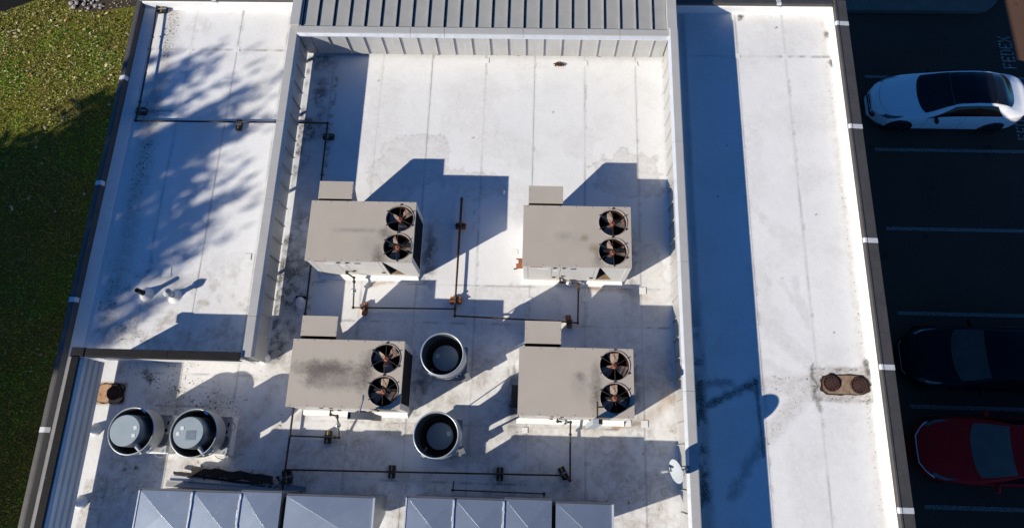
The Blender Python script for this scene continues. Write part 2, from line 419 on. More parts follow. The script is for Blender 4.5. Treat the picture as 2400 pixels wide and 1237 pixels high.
def stains(X, Y):
    r = np.zeros_like(X); g = np.zeros_like(X); b = np.zeros_like(X); fl = np.zeros_like(X)
    n1 = fbm(X, Y, 1.1); n3 = fbm(X, Y, 3.3); n9 = fbm(X, Y, 9.0); n25 = fbm(X, Y, 25.0, 3); n2 = fbm(X + 40, Y - 13, 2.0)
    def R_(v): np.maximum(r, v, out=r)
    def G_(v): np.maximum(g, v, out=g)
    def B_(v): np.maximum(b, v, out=b)
    # lap seams: dirt caught along the edges
    for s_ in SEAMS_W + SEAMS_C + SEAMS_E:
        wob = s_ + 0.015 * (n3 - 0.5)
        d = np.abs(X - wob)
        R_(sstep(0.022, 0.004, d) * (0.14 + 0.24 * sstep(0.5, 0.66, n1)))
        R_(sstep(0.09, 0.01, X - wob) * (X > wob) * sstep(0.58, 0.68, n9) * 0.35 * sstep(0.45, 0.6, n2))
        G_(sstep(0.10, 0.02, d) * 0.16)
    for (y_, x0, x1) in ((9.72, -9.9, -5.9), (9.71, 4.88, 7.2), (2.9, -5.0, 3.0), (3.75, -5.0, 3.0), (0.72, -5, 3), (1.62, -8.6, -5.9), (0.95, -8.0, -6.2), (-0.42, -3.1, 0.3)):
        R_(sstep(0.03, 0.006, np.abs(Y - y_ - 0.015 * (n3 - 0.5))) * (X > x0) * (X < x1) * (0.12 + 0.45 * sstep(0.45, 0.65, n3)))
    # grime all over the equipment well and lower deck
    low = sstep(4.2, 1.5, Y) * (X > -9.0) * (X < 3.05)
    G_(low * (0.20 + 0.50 * sstep(0.38, 0.68, n2)))
    G_(0.55 * low * sstep(0.50, 0.62, fbm(X - 9, Y + 5, 0.8)) * sstep(0.4, 0.6, n9))
    np.maximum(fl, low * 0.45 * sstep(0.52, 0.7, n2), out=fl)
    G_(0.06 + 0.14 * sstep(0.45, 0.7, fbm(X + 11, Y + 3, 1.3)))
    # algae against the left screen inside the well
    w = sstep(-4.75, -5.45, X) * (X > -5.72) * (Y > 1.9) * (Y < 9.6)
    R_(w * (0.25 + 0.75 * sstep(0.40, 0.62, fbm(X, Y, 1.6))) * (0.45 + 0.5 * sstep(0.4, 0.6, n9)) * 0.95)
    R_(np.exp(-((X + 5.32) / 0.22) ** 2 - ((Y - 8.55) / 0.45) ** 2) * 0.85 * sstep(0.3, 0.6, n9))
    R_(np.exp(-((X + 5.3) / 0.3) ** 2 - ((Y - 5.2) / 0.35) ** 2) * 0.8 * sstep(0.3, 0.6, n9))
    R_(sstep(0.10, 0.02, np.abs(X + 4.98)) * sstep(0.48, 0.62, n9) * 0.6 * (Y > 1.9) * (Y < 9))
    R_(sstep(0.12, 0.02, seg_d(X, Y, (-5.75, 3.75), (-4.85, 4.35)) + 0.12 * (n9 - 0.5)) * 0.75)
    # water marks round the roof-top units
    def pond(cx, cy, rx, ry, st, k=0.9):
        d = np.hypot((X - cx) / rx, (Y - cy) / ry) + k * (n3 - 0.5) + 0.5 * (n1 - 0.5)
        G_(sstep(1.03, 0.97, d) * st * 1.2 * (0.8 + 0.5 * sstep(0.8, 1.0, d)))
    pond(-2.95, 6.75, 0.85, 0.65, 0.30); pond(-1.4, 6.2, 0.85, 0.36, 0.34); pond(-3.3, 6.2, 0.5, 0.7, 0.28)
    pond(2.2, 6.5, 0.85, 0.62, 0.34); pond(-0.75, 3.4, 0.7, 0.35, 0.3); pond(-1.2, 3.2, 0.6, 0.5, 0.2)
    pond(1.9, -0.15, 0.5, 0.45, 0.45); pond(-0.2, 3.3, 0.8, 0.5, 0.25); pond(2.5, 3.9, 0.6, 0.9, 0.3)
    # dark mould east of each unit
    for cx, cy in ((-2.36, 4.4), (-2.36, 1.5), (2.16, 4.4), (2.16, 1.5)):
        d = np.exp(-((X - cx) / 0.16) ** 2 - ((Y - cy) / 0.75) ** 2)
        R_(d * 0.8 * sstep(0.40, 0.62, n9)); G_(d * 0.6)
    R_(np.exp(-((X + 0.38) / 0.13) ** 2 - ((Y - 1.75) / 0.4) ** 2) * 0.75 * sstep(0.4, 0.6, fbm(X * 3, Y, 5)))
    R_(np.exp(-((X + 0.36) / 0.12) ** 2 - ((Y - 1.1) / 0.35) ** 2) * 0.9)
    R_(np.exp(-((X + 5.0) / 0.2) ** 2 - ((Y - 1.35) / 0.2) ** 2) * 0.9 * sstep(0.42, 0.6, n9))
    # rust washes at the condensate ends
    for (a, c_, wd, st) in (((1.25, 3.74), (2.05, 3.72), 0.10, 0.55), ((2.05, 3.72), (2.5, 3.55), 0.16, 0.3), ((-3.6, 3.70), (-3.15, 3.83), 0.08, 0.45), ((1.75, 0.78), (2.35, 0.88), 0.10, 0.7), ((2.35, 0.88), (3.0, 1.45), 0.22, 0.35), ((2.3, 3.6), (2.9, 3.2), 0.35, 0.12)):
        B_(sstep(wd, 0.0, seg_d(X, Y, a, c_) + 0.10 * (n9 - 0.5)) * st)
    # west roof: black specks in the gutter line and scuffs
    gut = np.exp(-((X + 9.38) / 0.24) ** 2) * (Y > 1.9)
    np.maximum(fl, gut * (0.35 + 0.65 * sstep(0.4, 0.6, fbm(X, Y + 7, 0.9))), out=fl); R_(gut * 0.35 * sstep(0.5, 0.62, n9) * sstep(0.45, 0.6, n1))
    G_(gut * 0.6)
    scuff = (X > -9.7) * (X < -5.9) * sstep(5.0, 3.2, Y) * (Y > 1.9)
    np.maximum(fl, scuff * 0.8 * sstep(-7.4, -9.0, X) * sstep(0.4, 0.6, n3), out=fl); R_(scuff * sstep(0.58, 0.7, fbm(X * 0.5, Y * 1.7, 9)) * 0.22 * sstep(-7.2, -8.8, X))
    G_(scuff * (0.22 + 0.42 * sstep(0.45, 0.6, n3)))
    R_(np.exp(-((X + 8.72) / 0.08) ** 2 - ((Y - 4.0) / 0.3) ** 2) * 0.7 * sstep(0.45, 0.6, n9))
    R_(sstep(0.16, 0.03, seg_d(X, Y, (-9.55, 8.05), (-9.0, 8.0))) * sstep(0.45, 0.62, fbm(X * 0.6, Y * 4, 6)) * 0.75)
    R_(np.exp(-((X + 9.62) / 0.12) ** 2 - ((Y - 7.95) / 0.3) ** 2) * 0.9 * sstep(0.42, 0.6, n25))
    G_(0.4 * np.exp(-((X + 8.6) / 0.5) ** 2 - ((Y - 10.4) / 0.3) ** 2) * sstep(0.4, 0.6, n9))
    # lower-left deck: flakes and specks
    deck = (X > -9.2) * (X < -5.2) * (Y < 1.85)
    np.maximum(fl, deck * 0.75 * sstep(0.52, 0.66, fbm(X + 3, Y, 1.6)), out=fl)
    np.maximum(fl, deck * sstep(0.22, 0.05, seg_d(X, Y, (-8.4, 1.7), (-8.0, 1.35))) * 1.0, out=fl)
    R_(deck * sstep(0.10, 0.02, seg_d(X, Y, (-8.35, 1.65), (-8.2, 1.45)) + 0.2 * (n25 - 0.5)) * 0.8)
    np.maximum(fl, deck * sstep(0.16, 0.04, seg_d(X, Y, (-7.8, 1.35), (-6.9, 0.9))) * 1.0, out=fl)
    np.maximum(fl, deck * sstep(0.10, 0.03, seg_d(X, Y, (-6.36, 1.25), (-6.42, 0.95))), out=fl)
    for cx, cy, q in ((-8.42, -0.38, 0.05), (-8.18, -0.33, 0.07), (-8.5, -0.1, 0.03), (-8.35, -0.75, 0.035)):
        R_(sstep(q, q * 0.6, np.hypot(X - cx, Y - cy) + 0.04 * (n25 - 0.5)) * 0.95)
    sp = deck * (Y < -0.6) * (X < -7.3)
    R_(sp * sstep(0.5, 0.56, np.abs(fbm(X + 2, Y, 4) - 0.5) * -2 + 0.62 + 0.1 * (n9 - 0.5)) * 0.0)
    G_(sp * (0.55 - 0.5 * sstep(0.02, 0.0, np.abs(fbm(X + 2, Y, 3.2) - 0.5))))
    # drains
    d = np.hypot((X + 9.02) / 0.36, (Y - 1.17) / 0.27)
    B_(sstep(1.15, 0.9, np.maximum(np.abs(X + 9.02) / 0.32, np.abs(Y - 1.17) / 0.23) + 0.12 * (n9 - 0.5)) * 0.8)
    R_(sstep(1.0, 0.6, np.hypot((X + 8.96) / 0.26, (Y - 1.19) / 0.2) + 0.5 * (n9 - 0.5)) * 0.92)
    ex = np.maximum(np.abs(X - 6.58) / 0.58, np.abs(Y - 1.79) / 0.30)
    R_(sstep(0.14, 0.02, np.abs(ex - 1.12 + 0.5 * (n9 - 0.5))) * (0.2 + 0.5 * sstep(0.45, 0.6, n9))); np.maximum(fl, sstep(1.7, 1.0, ex) * 0.5, out=fl)
    G_(sstep(1.5, 0.95, ex + 0.4 * (n3 - 0.5)) * 0.8)
    R_(sstep(0.035, 0.01, seg_d(X, Y, (5.98, 2.2), (5.93, 1.95)) + 0.02 * (n9 - .5)) * 0.8)
    R_(sstep(0.04, 0.01, seg_d(X, Y, (5.93, 1.95), (6.05, 1.75)) + 0.02 * (n9 - .5)) * 0.85)
    R_(sstep(0.04, 0.01, seg_d(X, Y, (6.05, 1.75), (5.95, 1.6)) + 0.02 * (n9 - .5)) * 0.8)
    R_(sstep(0.07, 0.02, seg_d(X, Y, (5.97, 1.55), (6.05, 1.25)) + 0.06 * (n9 - .5)) * 0.6)
    # east roof: dirt fan running to the drain, pale streaks, mould along the screen
    fan = sstep(0.34, 0.10, seg_d(X, Y, (4.75, 1.72), (6.0, 1.80)) + 0.1 * (n3 - 0.5))
    G_(fan * 0.45); np.maximum(fl, fan * 0.6, out=fl)
    fan2 = sstep(0.32, 0.05, seg_d(X, Y, (4.85, 0.6), (5.75, 1.6)) + 0.1 * (n3 - 0.5))
    G_(fan2 * 0.42); np.maximum(fl, fan2 * 0.55, out=fl)
    for a, c_, wd in (((4.9, 5.9), (5.4, 5.2), 0.13), ((4.95, 3.15), (6.0, 2.2), 0.20), ((4.9, 4.25), (5.15, 3.95), 0.16), ((5.75, 4.1), (5.95, 3.0), 0.10), ((5.0, 2.2), (5.5, 1.95), 0.12), ((5.5, 4.0), (5.7, 3.6), 0.07)):
        G_(sstep(wd * 1.1, wd * 0.6, seg_d(X, Y, a, c_) + 0.22 * (n3 - 0.5)) * 0.26)
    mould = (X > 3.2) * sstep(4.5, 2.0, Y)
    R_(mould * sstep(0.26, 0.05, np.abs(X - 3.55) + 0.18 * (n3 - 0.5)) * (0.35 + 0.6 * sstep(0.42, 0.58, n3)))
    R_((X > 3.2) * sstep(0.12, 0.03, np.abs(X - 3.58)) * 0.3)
    R_(sstep(0.16, 0.0, seg_d(X, Y, (3.6, 1.25), (4.65, 1.72)) + 0.18 * (n9 - 0.5)) * 0.85)
    R_(sstep(0.16, 0.0, seg_d(X, Y, (3.6, 1.75), (4.2, 1.78)) + 0.18 * (n9 - 0.5)) * 0.6)
    R_(sstep(0.11, 0.05, np.hypot((X - 4.75) / 0.7, Y - 1.78)) * 0.95)
    R_(sstep(0.07, 0.01, seg_d(X, Y, (4.76, 1.8), (4.80, 0.3)) + 0.05 * (n9 - 0.4)) * 0.8)
    R_(sstep(0.20, 0.0, seg_d(X, Y, (4.1, -0.5), (4.8, 0.6)) + 0.25 * (n9 - 0.45)) * 0.45)
    edge = np.exp(-((X - 7.05) / 0.07) ** 2)
    np.maximum(fl, edge * 0.6, out=fl); G_(np.exp(-((X - 7.05) / 0.12) ** 2) * 0.35)
    for cx, cy in ((7.13, 10.35), (7.16, 9.55), (5.05, 10.85), (7.1, 2.25), (7.12, 2.05)):
        R_(sstep(0.09, 0.03, np.hypot(X - cx, (Y - cy) * 0.6) + 0.06 * (n9 - 0.5)) * 0.9)
    for cx, cy in ((5.0, 10.75), (6.35, 10.73), (5.9, 10.55), (5.5, 4.1), (6.5, 2.9), (-3.9, 8.9), (6.4, 5.6), (-1.5, 7.4), (0.4, 8.1), (4.5, 7.3), (4.2, 6.0), (2.35, 0.25), (1.55, -0.7), (1.6, -0.68)):
        R_(sstep(0.028, 0.014, np.hypot(X - cx, Y - cy)) * 0.85)
    return r, g, b, np.clip(fl, 0, 1)

G = -4.7                                       # ground level
# ------------------------------------------------------------------ ground, lot, lawn
def struct(o): o['kind'] = 'structure'; return o
gm = MB().box(-400, 400, -400, 400, G - 0.6, G)
struct(gm.build('ground', M['asphalt']))
def polysheet(name, pts, z, mat):
    return struct(MB().add([(x, y, z) for x, y in pts], [tuple(range(len(pts)))]).build(name, mat))
lawn_pts = [(-10.35, -60), (-10.35, 30), (-13.2, 30), (-16.6, 16.2), (-16.95, 15.0), (-17.4, 14.78), (-18.5, 14.26), (-21, 13.0), (-60, 3), (-60, -60)]
polysheet('drive', [(-60, 2.5), (-21, 12.5), (-18.5, 13.9), (-16.2, 14.6), (-16.2, 40), (-60, 40)], G + 0.012, simple('near_black_asphalt', (0.012, 0.012, 0.013), (0.018, 0.018, 0.018), 0.9, scale=8, spec=0.05))  # near-black sheet beyond the lawn's curved edge
polysheet('lawn', lawn_pts, G + 0.03, M['lawn'])
# pavement with a rounded kerb at the north end of the lot
kp = [(8.0, 14.62)] + [(14.35 + 0.85 * math.sin(a), 15.47 - 0.85 * math.cos(a)) for a in np.linspace(0, math.pi / 2, 9)] + [(15.2, 24), (8.0, 24)]
kin = [(8.0, 14.78)] + [(14.35 + 0.69 * math.sin(a), 15.47 - 0.69 * math.cos(a)) for a in np.linspace(0, math.pi / 2, 9)] + [(15.04, 24), (8.0, 24)]
pv = struct(MB().prism(kin, G, G + 0.145, 'z').build('pavement', M['concrete']))
kb = MB(); n_ = len(kp) - 1
for i in range(n_ - 1):
    a, b_, c_, d_ = kp[i], kp[i + 1], kin[i + 1], kin[i]
    q = [(*a, G), (*b_, G), (*c_, G), (*d_, G)]; t = [(p[0], p[1], G + 0.15) for p in q]
    kb.add(q + t, [(0, 1, 5, 4), (4, 5, 6, 7), (2, 3, 7, 6)])
kb.build('kerb', M['concrete'], pv, bevel=0.0)
for i, y in enumerate((12.21, 9.64, 7.045, 4.465, 1.83, -0.78, -3.38)):
    struct(MB().box(10.51, 16.0, y - 0.055, y + 0.055, G + 0.004, G + 0.008).build('parking_line', M['paint']))
# stencilled lettering, reading northwards (letters stand with their tops to the west)
GLYPH = {'F': ['11111', '10000', '10000', '11110', '10000', '10000', '10000'], 'E': ['11111', '10000', '10000', '11110', '10000', '10000', '11111'],
         'D': ['11110', '10001', '10001', '10001', '10001', '10001', '11110'], 'X': ['10001', '10001', '01010', '00100', '01010', '10001', '10001']}
def stencil(word, x_top, y0, h, wid, adv):
    mb = MB(); rr = random.Random(3 + int(y0 * 10)); sub = 3
    for k, ch in enumerate(word):
        ch_h, ch_w = h / 7, wid / 5
        for ri, row in enumerate(GLYPH[ch]):
            for ci, bit in enumerate(row):
                if bit == '0' : continue
                if ci == 2 and ri in (0, 6): continue
                for a in range(sub):
                    for c in range(sub):
                        if rr.random() < 0.33: continue
                        x = x_top + ri * ch_h + a * ch_h / sub; y = y0 + k * adv + ci * ch_w + c * ch_w / sub
                        mb.quad((x, y, G + 0.006), (x + ch_h / sub, y, G + 0.006), (x + ch_h / sub, y + ch_w / sub, G + 0.006), (x, y + ch_w / sub, G + 0.006))
    return struct(mb.build('stencilled_lettering', M['letterpaint']))
stencil('FEDEX', 14.93, 12.58, 0.42, 0.19, 0.245)
stencil('FEDEX', 14.93, 10.05, 0.42, 0.19, 0.245)

# lawn blades, fallen leaves, rocks
def in_lawn(x, y):
    return (x < -10.4) & (y < 14.26 + (x + 18.5) * 0.45) if False else (x < -10.4) & (x > -19.5) & (y < np.where(x < -16.95, 14.26 + (x + 18.5) * 0.37, 16.0))
n = 70000
bx = rng.uniform(-19.5, -10.45, n); by = rng.uniform(-3.5, 15.6, n)
k = in_lawn(bx, by) & ~((bx > -16.3) & (bx < -13.3) & (by > 14.35)); bx = bx[k]; by = by[k]; n = len(bx)
ang = rng.uniform(0, 2 * np.pi, n); hgt = rng.uniform(0.03, 0.075, n); wd = rng.uniform(0.010, 0.022, n); ln = rng.uniform(-0.05, 0.05, (n, 2))
z0 = np.full(n, G + 0.03)
V = np.stack([np.stack([bx - np.cos(ang) * wd, by - np.sin(ang) * wd, z0], 1), np.stack([bx + np.cos(ang) * wd, by + np.sin(ang) * wd, z0], 1), np.stack([bx + ln[:, 0], by + ln[:, 1], z0 + hgt], 1)], 1).reshape(-1, 3)
def soup(name, V, per, mat, tint, kind='stuff'):
    nf = len(V) // per
    me = bpy.data.meshes.new(name)
    me.vertices.add(len(V)); me.vertices.foreach_set('co', V.astype(np.float32).ravel())
    me.loops.add(len(V)); me.loops.foreach_set('vertex_index', np.arange(len(V), dtype=np.int32))
    me.polygons.add(nf); me.polygons.foreach_set('loop_start', np.arange(0, len(V), per, dtype=np.int32))
    me.update(calc_edges=True)
    if tint is not None:
        a = me.color_attributes.new('tint', 'FLOAT_COLOR', 'POINT')
        a.data.foreach_set('color', np.concatenate([np.repeat(tint, per, 0), np.ones((len(V), 1))], 1).astype(np.float32).ravel())
    me.materials.append(mat)
    o = bpy.data.objects.new(name, me); C.objects.link(o)
    if kind: o['kind'] = kind
    return o
p1 = sstep(0.42, 0.6, fbm(bx, by, 0.7))[:, None]; p2 = rng.random((n, 1))
tint = (np.array([0.215, 0.205, 0.038]) * (1 - p1) + np.array([0.13, 0.27, 0.022]) * p1) * (0.55 + 1.5 * p2)
dry = (rng.random(n) < 0.10)[:, None]
tint = np.where(dry, np.array([0.30, 0.25, 0.10]), tint)
gr = soup('lawn_grass', V, 3, M['blades'], tint)
tag(gr, 'short patchy green grass of the lawn beside the building', 'grass')
n = 11000
lx = rng.uniform(-19.5, -10.5, n); ly = rng.uniform(-3.0, 15.6, n)
dens = 0.22 + 0.78 * sstep(0.42, 0.6, fbm(lx + 5, ly, 0.55)); shade_y = np.interp(lx, [-19, -17.2, -15.6, -14.75, -13.8, -12, -10], [8.5, 9.0, 9.5, 10.7, 11.7, 12.3, 12.3]); dens = dens * np.where(ly < shade_y, 0.22, 1.0); k = in_lawn(lx, ly) & (rng.random(n) < dens); lx = lx[k]; ly = ly[k]; n = len(lx)
a = rng.uniform(0, 2 * np.pi, n); s_ = np.where(rng.random(n) < 0.06, rng.uniform(0.045, 0.08, n), rng.uniform(0.013, 0.036, n)); t1 = rng.uniform(-0.25, 0.25, n)
quad = []
for da, q in ((0, 1.0), (1.35, 0.62), (math.pi, 0.9), (-1.5, 0.66)):
    quad.append(np.stack([lx + np.cos(a + da) * s_ * q, ly + np.sin(a + da) * s_ * q, G + 0.085 + t1 * s_ * q * math.cos(da)], 1))
V = np.stack(quad, 1).reshape(-1, 3)
pal = np.array([[0.58, 0.50, 0.26], [0.52, 0.32, 0.18], [0.62, 0.58, 0.38], [0.36, 0.17, 0.08], [0.56, 0.52, 0.16], [0.56, 0.46, 0.36], [0.60, 0.56, 0.30]])
tint = pal[rng.integers(0, len(pal), n)] * rng.uniform(0.6, 1.15, (n, 1))
lf = soup('fallen_leaves', V, 4, M['litter'], tint)
tag(lf, 'small tan and orange fallen leaves scattered over the lawn', 'leaves')
bed = polysheet('rock_bed', [(-16.4, 15.6), (-16.3, 14.75), (-15.9, 14.36), (-15.3, 14.30), (-14.6, 14.45), (-13.4, 14.62), (-13.2, 16), (-16, 16.5)], G + 0.06, M['mulch'])
def rock_mesh(seed):
    rr = random.Random(seed); bm = bmesh.new(); bmesh.ops.create_icosphere(bm, subdivisions=1, radius=1.0)
    for v in bm.verts: v.co *= rr.uniform(0.75, 1.15); v.co.z *= 0.55
    me = bpy.data.meshes.new('stone'); bm.to_mesh(me); bm.free(); me.materials.append(M['rock']); return me
rocks = [rock_mesh(s) for s in range(4)]
rr = random.Random(5); placed = []
while len(placed) < 42:
    x = rr.uniform(-16.1, -14.9); y = rr.uniform(14.42, 15.5); q = rr.uniform(0.05, 0.095)
    if all((x - a) ** 2 + (y - b) ** 2 > (0.8 * (q + c)) ** 2 for a, b, c in placed):
        placed.append((x, y, q))
        inst('stone', rocks[len(placed) % 4], bed, (x, y, G + 0.07 + q * 0.3), rr.uniform(0, 6.28), (q, q * rr.uniform(0.7, 1.2), q))

# ------------------------------------------------------------------ the building
bld = empty('commercial_building', (0, 0, G))
tag(bld, 'flat-roofed commercial building with white membrane roof and dark coping', 'building')
bld_off = Vector((0, 0, -G))
def part(mb, name, mat, parent=None, bevel=0, kind=None):
    """child of the building: geometry is given in world metres."""
    o = mb.build(name, mat, parent or bld, bevel, kind)
    if parent is None: o.location = bld_off
    return o
SOUTH = -9.0
part(MB().box(-10.24, -10.14, SOUTH, 11.06, G, 0.15), 'wall', M['wall'])
part(MB().box(7.24, 7.46, SOUTH, 11.06, G, 0.30), 'wall', M['wall'])
part(MB().box(-10.14, -5.87, 10.96, 11.06, G, 0.30), 'wall', M['wall'])
part(MB().box(3.22, 7.24, 10.96, 11.06, G, 0.30), 'wall', M['wall'])
part(MB().box(-10.14, 7.24, SOUTH, SOUTH + 0.2, G, 0.30), 'wall', M['wall'])
part(MB().box(-10.14, 7.24, SOUTH + 0.2, 10.96, -0.25, -0.02), 'roof_deck', M['flashing'])

# membrane sheets, each a gridded sheet lapped onto its neighbour
def sheet(x0, x1, y0, y1, z, res=0.036):
    nx = max(2, int((x1 - x0) / res)); ny = max(2, int((y1 - y0) / res))
    xs = np.linspace(x0, x1, nx + 1); ys = np.linspace(y0, y1, ny + 1)
    X, Y = np.meshgrid(xs, ys)
    V = np.stack([X, Y, z + 0.004 * (fbm(X, Y, 0.9) - 0.5)], -1).reshape(-1, 3)
    i = np.arange(nx * ny); r_ = i // nx; c_ = i % nx; b_ = r_ * (nx + 1) + c_
    F = np.stack([b_, b_ + 1, b_ + nx + 2, b_ + nx + 1], 1)
    me = bpy.data.meshes.new('membrane_sheet')
    me.vertices.add(len(V)); me.vertices.foreach_set('co', V.astype(np.float32).ravel())
    me.loops.add(F.size); me.loops.foreach_set('vertex_index', F.astype(np.int32).ravel())
    me.polygons.add(len(F)); me.polygons.foreach_set('loop_start', np.arange(0, F.size, 4, dtype=np.int32))
    me.update(calc_edges=True)
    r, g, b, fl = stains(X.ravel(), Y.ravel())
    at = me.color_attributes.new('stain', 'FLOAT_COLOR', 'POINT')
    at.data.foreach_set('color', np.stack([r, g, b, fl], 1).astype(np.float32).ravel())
    me.polygons.foreach_set('use_smooth', np.ones(len(F), dtype=bool))
    me.materials.append(M['membrane'])
    o = bpy.data.objects.new('membrane_sheet', me); C.objects.link(o); o.parent = bld; o.location = bld_off
    return o
edges = [-10.12] + SEAMS_W + SEAMS_C + SEAMS_E + [7.24]
for i in range(len(edges) - 1):
    z = 0.004 * (i % 2)
    west = edges[i] < -5.9; east = edges[i + 1] > 3.3
    if west or east:
        sheet(edges[i], edges[i + 1] + 0.002, 9.72, 10.96, 0.009 + z, 0.05)
        sheet(edges[i], edges[i + 1] + 0.002, -1.9, 9.75, z)
    else:
        sheet(edges[i], edges[i + 1] + 0.002, -1.9, 9.95, z)
    sheet(edges[i], edges[i + 1] + 0.002, SOUTH + 0.2, -1.88, z - 0.003, 0.2)

pm = MB().box(-0.065, 0.065, -0.065, 0.065, 0.0, 0.004).mesh('membrane_patch'); pm.materials.append(M['flashing'])
for (x, y, a, k) in ((-8.75, 9.74, 0.1, 1), (-7.56, 9.74, 0.0, 1), (6.06, 9.73, 0.2, 1.1), (4.90, 9.73, 0, 0.9), (-7.9, 10.8, 0.1, 1), (-1.27, 9.5, 0, 1), (1.158, 9.45, 0.1, 1), (2.39, 9.45, 0.2, 0.9), (-1.3, 5.5, 0, 1.1), (-1.3, 5.15, 0, 1.1), (-0.42, 4.55, 0, 1), (2.39, 0.86, 0, 1.1), (2.05, 0.86, 0.1, 1), (2.42, 3.72, 0, 1.2), (-0.07, 3.45, 0, 0.9), (1.158, 3.5, 0, 1), (-0.1, 0.66, 0, 0.9), (3.0, 9.3, 0, 1.3), (-8.3, 3.9, 0.1, 1.6), (-6.5, 4.3, 0, 1.2)):
    q = inst('membrane_patch', pm, bld, (x, y, -G + 0.010), a, (k, k, 1))
# parapets: membrane upstand + dark coping lengths + bare joint plates
def parapet(axis, a0, a1, inner, outer, joints, sgn, inner_skirt=0.10, zt=0.352, cant_w=0.03):
    """axis 'y': runs along y between a0 and a1; inner/outer are x."""
    P0 = empty('parapet', bld_off, bld)
    lo, hi = min(inner, outer), max(inner, outer)
    up = MB()
    dz = zt - 0.352
    sh = lambda pr: [(p[0], p[1] + dz) for p in pr]
    fi = inner - sgn * 0.012
    prof = [(fi, -0.01), (fi, 0.24 + dz), (fi + sgn * 0.03, 0.295 + dz), (inner + sgn * 0.07, 0.295 + dz), (inner + sgn * 0.07, -0.01)]
    cant = [(fi - sgn * cant_w, 0.012), (fi, min(0.09, cant_w * 0.5)), (fi, -0.01), (fi - sgn * cant_w, -0.01)]
    up.prism(prof, a0, a1, axis); up.prism(cant, a0, a1, axis)
    up.build('upstand', M['flashing'], P0)
    js = [a0] + list(joints) + [a1]
    for u, v in zip(js[:-1], js[1:]):
        cp = MB()
        lo_s = 0.30
        pr = [(outer + sgn * 0.015, 0.18), (outer, 0.335), (inner + sgn * 0.06, 0.352), (inner + sgn * 0.05, 0.368), (inner + sgn * 0.012, 0.366), (inner, 0.352), (inner - sgn * 0.022, 0.352 - inner_skirt), (inner - sgn * 0.018, 0.352 - inner_skirt - 0.006), (inner + sgn * 0.01, 0.30), (outer - sgn * 0.02, 0.30)]
        cp.prism(sh(pr), u + 0.004, v - 0.004, axis)
        cp.build('coping', M['coping'], P0)
    for j in joints:
        jp = MB()
        pr = [(outer + sgn * 0.02, 0.20), (outer + sgn * 0.003, 0.341), (inner + sgn * 0.06, 0.358), (inner + sgn * 0.05, 0.374), (inner + sgn * 0.010, 0.372), (inner - sgn * 0.004, 0.356), (inner - sgn * 0.028, 0.27), (inner + sgn * 0.002, 0.335), (outer - sgn * 0.004, 0.325)]
        jp.prism(sh(pr), j - 0.055, j + 0.055, axis)
        jp.build('joint_plate', M['joint'], P0)
    return P0
parapet('y', SOUTH, 11.06, -10.11, -10.26, (-7.9, -5.15, -2.36, 0.37, 3.17, 5.965, 8.765), -1, 0.13, 0.22, 0.24)
parapet('y', SOUTH, 11.10, 7.215, 7.512, (-6.2, -3.43, -0.655, 2.128, 4.891, 7.662, 10.436), 1, 0.05)
parapet('x', 3.24, 7.19, 10.955, 11.10, (5.885,), 1, 0.04)
parapet('x', -10.08, -5.89, 10.93, 11.10, (-8.2,), 1, 0.04)

# raised standing-seam metal roof north of the screen
mr = empty('metal_roof', bld_off, bld)
part(MB().box(-5.80, 3.16, 9.75, 13.9, G, 0.93), 'wall', M['wall'])
ys0, ys1 = 9.735, 14.0
seam_x = [-5.625 + 0.3757 * i for i in range(24)]
def seam_part(x):
    mb = MB().box(x - 0.012, x + 0.012, ys0, ys1, 0.955, 0.998)
    return mb
def seam_shade(x):  # jagged black strip painting the seam's cast shadow darker
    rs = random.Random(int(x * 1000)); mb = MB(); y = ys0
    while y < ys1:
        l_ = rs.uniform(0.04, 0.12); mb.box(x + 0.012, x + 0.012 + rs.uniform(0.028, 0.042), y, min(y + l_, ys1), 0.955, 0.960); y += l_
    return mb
for x0, x1 in zip(seam_x[:-1], seam_x[1:]):
    x1 = min(x1, 2.985)
    if x0 > 2.9: break
    pb = MB().box(x0 + 0.012, x1 - 0.012, ys0, ys1, 0.90, 0.955)
    pb.build('roof_panel', M['metalroof'], mr)
for x in seam_x:
    if x < 2.95:
        seam_part(x).build('standing_seam', M['metalroof'], mr)
        seam_shade(x).build('seam_shade', M['tar'], mr)
for xa, xb in ((-5.87, -5.645), (2.985, 3.215)):
    MB().box(xa, xb, 9.735, 11.2, 0.88, 1.035).build('gable_trim', M['screencap'], mr, bevel=0.008)
    MB().box(xa, xb, 11.206, 14.0, 0.88, 1.035).build('gable_trim', M['screencap'], mr, bevel=0.008)

